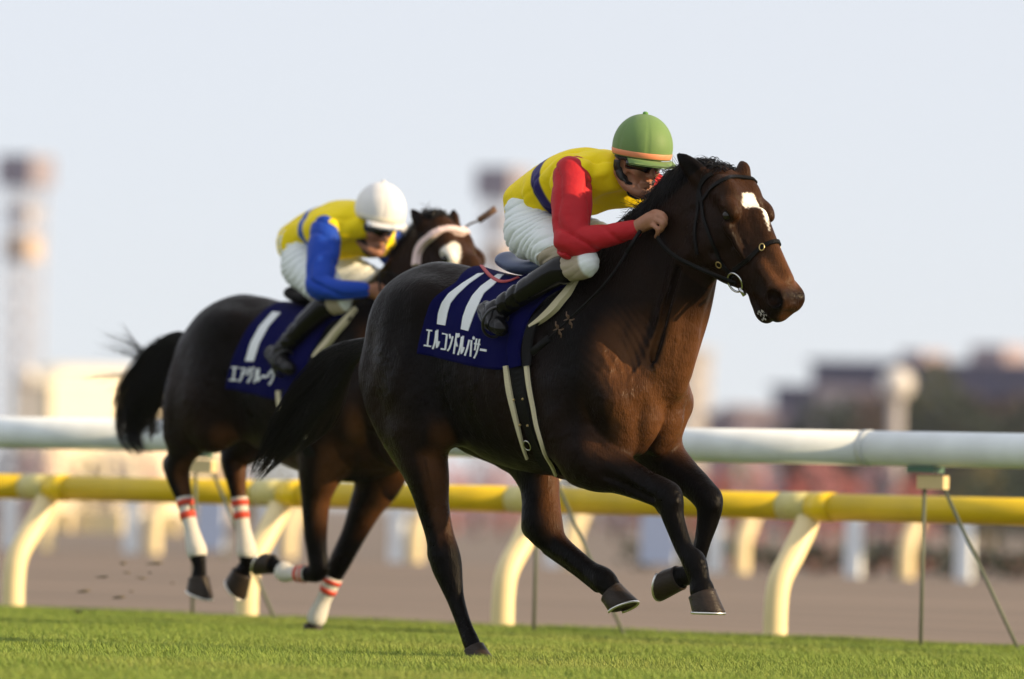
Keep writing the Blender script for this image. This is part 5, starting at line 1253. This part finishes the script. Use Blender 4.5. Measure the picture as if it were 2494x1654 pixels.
def tail(fr, parent, path, rad, n, seed, S):
    rg = np.random.default_rng(seed); C = spline(path, 6); R = interp(np.linspace(0, 1, len(rad)), rad, np.linspace(0, 1, len(C)))
    nc = int(len(C)*.5); V_, F_ = tube(C[:nc], R[:nc]*np.linspace(.7, .12, nc), 10, True, .8, (0, 1, 0)); part('tail_core', fr.W(np.array(V_)), F_, hair_m, parent)
    N = len(C); off = rg.normal(size=(n, 2))*.5; off /= np.maximum(1, np.linalg.norm(off, axis=1)/1.0)[:, None]; T = np.gradient(C, axis=0); T /= np.linalg.norm(T, axis=1)[:, None]
    lat = np.array([0, 1., 0]); up = np.cross(T, lat); end = rg.uniform(.42, 1.0, n)**.7; stt = rg.uniform(0, .35, n); wild = rg.exponential(.35, n)
    seg = 14; V = np.zeros((n, seg+1, 3, 3)); NC = 22; clump = rg.integers(0, NC, n); cph = rg.uniform(0, 6.28, (NC, 2)); coff = rg.normal(size=(NC, 2))*.85; cend = rg.uniform(.50, 1.0, NC)**.8; loose = rg.random(n) < .34
    end = np.where(loose, end, cend[clump]*rg.uniform(.82, 1, n)); gather = np.where(loose, .15, .88)
    for k in range(seg+1):
        q = stt + (end-stt)*k/seg; i = q*(N-1); i0 = np.minimum(i.astype(int), N-2); f = (i-i0)[:, None]
        c = C[i0]*(1-f)+C[i0+1]*f; rr = (R[i0]*(1-f[:, 0])+R[i0+1]*f[:, 0]); u = up[i0]
        wob = np.stack([np.sin(cph[clump, 0]+q*9), np.sin(cph[clump, 1]+q*8)], 1)*.25*q[:, None]
        qq = np.clip((q-.12)/np.maximum(end-.12, .05), 0, 1)[:, None]; o = (off*(1-qq*gather[:, None])*(1+wild[:, None]*q[:, None]**2*.6) + coff[clump]*qq*gather[:, None] + wob)*rr[:, None]
        p = c + lat*o[:, :1]*.7 + u*o[:, 1:]
        for j in range(3): V[:, k, j] = p + .0017*(1-.7*k/seg)*(lat*math.cos(2.094*j)+u*math.sin(2.094*j))
    b = (np.arange(n)*(seg+1)*3)[:, None, None]; k = np.arange(seg)[None, :, None]*3; j = np.arange(3)[None, None, :]; j2 = (j+1) % 3
    F = np.stack([b+k+j, b+k+j2, b+k+3+j2, b+k+3+j], -1).reshape(-1, 4)
    part('tail', fr.W(V.reshape(-1, 3)), F, hair_m, parent)
tp = [fr1.P(912, 838, .0), fr1.P(870, 850, .0), fr1.P(820, 885, .0), (fr1.P(770, 950, 0)), fr1.P(720, 1020, 0), fr1.P(670, 1085, 0), fr1.P(615, 1165, 0)]
tail(fr1, h1, tp, np.array([.026, .042, .070, .088, .088, .070, .04]), 2600, 3, 617)
tp = [fr2.P(452, 822, 0), fr2.P(425, 836, 0), fr2.P(390, 880, 0), fr2.P(355, 950, 0), fr2.P(330, 1010, 0), fr2.P(322, 1060, 0), fr2.P(350, 1105, 0)]
tail(fr2, h2, tp, np.array([.028, .055, .095, .115, .105, .075, .035]), 2400, 7, 515)
rg_ = np.random.default_rng(21)
fl = [fr2.P(a, b, 0) for a, b in ((360, 860), (352, 872), (345, 915), (340, 930), (350, 868))]; de = [fr2.P(a, b, 0) for a, b in ((242, 800), (232, 825), (180, 900), (262, 948), (300, 790))]
rt_, dr_, ln_ = [], [], []
for a, b in zip(fl, de):
    for _ in range(14): rt_.append(a+rg_.normal(0, .008, 3)); dr_.append((b-a)/np.linalg.norm(b-a)+rg_.normal(0, .03, 3)); ln_.append(np.linalg.norm(b-a)*rg_.uniform(.6, 1.05))
strands('tail_wisps', rt_, dr_, ln_, .0016, fr2, h2, 5, .03, .15)
def mane(fr, parent, crest, n, seed, lm=(.08, .2), dirb=(-.75, 0, .45), nm='mane', spread=.3, droop=.9, wid=.025):
    rg = np.random.default_rng(seed); C = spline(crest, 8); i = rg.uniform(0, len(C)-1.001, n); i0 = i.astype(int); f = (i-i0)[:, None]
    p = C[i0]*(1-f)+C[i0+1]*f; p = p + np.stack([rg.normal(0, .008, n), rg.normal(0, wid, n), rg.normal(-.012, .008, n)], 1)
    d = np.array(dirb)+np.stack([rg.normal(0, spread, n), rg.normal(0, spread*1.2, n), rg.normal(0, spread, n)], 1)
    return strands(nm, p, d, rg.uniform(*lm, n), .0022, fr, parent, seed, .10, droop)
def crest_of(fr, bvh, u0, u1, n, z=2.6, t=0):
    out = []
    for u in np.linspace(u0, u1, n):
        h = bvh.ray_cast(Vector((u, t, z)), Vector((0, 0, -1))); out.append(np.array(h[0]))
    return out
pk = fr1.P(1735, 424, 0)
mane(fr1, h1, crest_of(fr1, B1, .60, pk[0]-.10, 14), 2600, 4, (.02, .06), (-.8, .35, .05), droop=1.4, spread=.3)
mane(fr1, h1, crest_of(fr1, B1, .56, pk[0]-.09, 14), 3000, 14, (.06, .15), (-.30, .9, -.1), 'mane', .22, 2.0)
mane(fr1, h1, crest_of(fr1, B1, .70, pk[0]-.12, 8), 110, 24, (.06, .11), (-.8, .1, .3), 'mane', .3, .4)
mane(fr1, h1, crest_of(fr1, B1, pk[0]-.06, pk[0]+.09, 6), 1700, 8, (.05, .10), (-.65, .0, .62), 'forelock', .20, 3.6, .024)
pk2 = fr2.P(1062, 548, .04)
mane(fr2, h2, crest_of(fr2, B2, .60, pk2[0]-.08, 10, t=.02), 1200, 5, (.02, .06), (-.8, .1, .3), droop=1.3)
mane(fr2, h2, crest_of(fr2, B2, pk2[0]-.05, pk2[0]+.05, 6, t=.04), 1300, 9, (.04, .09), (-.4, .0, .6), 'forelock', .2, 3.4, .024)
# ---- leg wraps of the rear horse
wrapw_m = mat('white_bandage', (.72, .70, .64), .85, bump=.5, bscale=160, stretch=(1, 1, 5)); wrapr_m = mat('red_tape', (.60, .06, .03), .7)
for pts, R in (([(449, 1212, .12), (456, 1248, .12), (466, 1290, .12), (478, 1338, .12), (481, 1356, .12)], [.041, .037, .036, .050, .044]), ([(583, 1212, -.12), (587, 1248, -.12), (593, 1290, -.12), (600, 1338, -.11), (600, 1356, -.11)], [.041, .037, .036, .050, .044]),
        ([(746, 1398, .13), (732, 1398, .13), (712, 1397, .13), (695, 1394, .13), (684, 1388, .13)], [.041, .037, .036, .048, .044]), ([(812, 1406, -.12), (802, 1432, -.115), (788, 1462, -.11), (772, 1502, -.10), (767, 1516, -.10)], [.045, .040, .037, .047, .040])):
    P = [fr2.P(*q) for q in pts]; M = spline(np.column_stack([P, R]), 5); V_, F_ = tube(M[:, :3], M[:, 3], 18, True, 1.0, (0, 1, 0)); w = part('leg_wrap', fr2.W(np.array(V_)), F_, wrapw_m, h2)
    for a in (1, 5):
        V_, F_ = tube(M[a:a+3, :3], M[a:a+3, 3]+.003, 18, True, 1.0, (0, 1, 0)); part('tape', fr2.W(np.array(V_)), F_, wrapr_m, w)
# ---- whips
def whip(fr, P, r, label, flap, tufts=(), m=leather_m):
    w = root('riding_whip', fr.W(np.array(P[0])[None])[0], label, 'whip', 'riding whips')
    C = spline(P, 6); V_, F_ = tube(C, np.linspace(r*1.5, r, len(C)), 8); part('shaft', fr.W(np.array(V_)), F_, m, w)
    V_, F_ = tube([P[0]-(C[1]-C[0])*.3, P[0]+(C[1]-C[0])*2.5], [r*2, r*1.9], 10); part('grip', fr.W(np.array(V_)), F_, m, w)
    a, b = flap; d = (b-a)/np.linalg.norm(b-a); s = np.cross(d, (.3, 1, 0)); s /= np.linalg.norm(s); n_ = np.cross(d, s)
    MB().box((a+b)/2, (np.linalg.norm(b-a), .028, .006), (d, s, n_)); mb = MB().box((a+b)/2, (np.linalg.norm(b-a), .030, .007), (d, s, n_)); part('flap', fr.W(np.array(mb.V)), mb.F, m, w)
    for c in tufts:
        mb = MB()
        for k in range(6):
            t = k*1.047; e = s*math.cos(t)+n_*math.sin(t)*.6+d*math.sin(t)*.8; V_, F_ = tube([c, c+e*.022, c+e*.034+d*.010*(-1)**k], [.003, .003, .002], 5); mb.add(V_, F_)
        part('tuft', fr.W(np.array(mb.V)), mb.F, tanl_m, w)
W1p = [fr1.P(1556, 568, .19), fr1.P(1480, 685-2, .30), fr1.P(1398, 767, .335), fr1.P(1337, 824, .35)]
whip(fr1, W1p, .0045, 'black riding whip with leather tufts held along the front horse shoulder', (fr1.P(1337, 824, .35), fr1.P(1294, 860, .355)), (fr1.P(1386, 779, .338), fr1.P(1360, 803, .345)))
W2p = [K2['fwr']+np.array([.06, .0, .02]), fr2.P(1124, 562, -.20), fr2.P(1165, 537, -.22)]
whip(fr2, W2p, .005, 'brown riding whip pointing up behind the rear horse ears', (fr2.P(1165, 537, -.22), fr2.P(1207, 508, -.24)), (), tanl_m)
# ---- turf clods thrown up
clod_m = mat('clod', (.13, .105, .055), .95, var=.3, vscale=60)
rc = random.Random(4)
CL = ((190, 1490), (205, 1440), (250, 1405), (300, 1372), (310, 1395), (345, 1408), (365, 1395), (290, 1455), (380, 1372), (320, 1440), (215, 1515), (270, 1530), (420, 1420))
for k, (px, py) in enumerate(CL):
    c = at(px, py, 37.2+rc.uniform(-.8, .8)); n = 7; V = []; F = []; s = rc.uniform(.006, .013)*(1.8 if k < 2 else 1); 
    for i in range(n+1):
        for q in range(10):
            ph = math.pi*i/n; th = 2*math.pi*q/10; rr = s*(1+.35*math.sin(3*th+k)*math.sin(ph*2+k)); V.append(c+np.array([rr*(1.5+.9*((k*7) % 3))*math.sin(ph)*math.cos(th), rr*math.sin(ph)*math.sin(th), rr*.45*math.cos(ph)+.35*rr*math.sin(k)*math.sin(ph)*math.cos(th)]))
    for i in range(n):
        for q in range(10): F.append((i*10+q, (i+1)*10+q, (i+1)*10+(q+1) % 10, i*10+(q+1) % 10))
    tag(part('turf_clod', V, F, clod_m, smooth=True), f'{ORD[sorted(x[0] for x in CL).index(px)]} clod of turf from the left, flying behind the rear horse', 'clod', 'clods of turf in the air')
print('script', round(time.time()-_T0, 1))
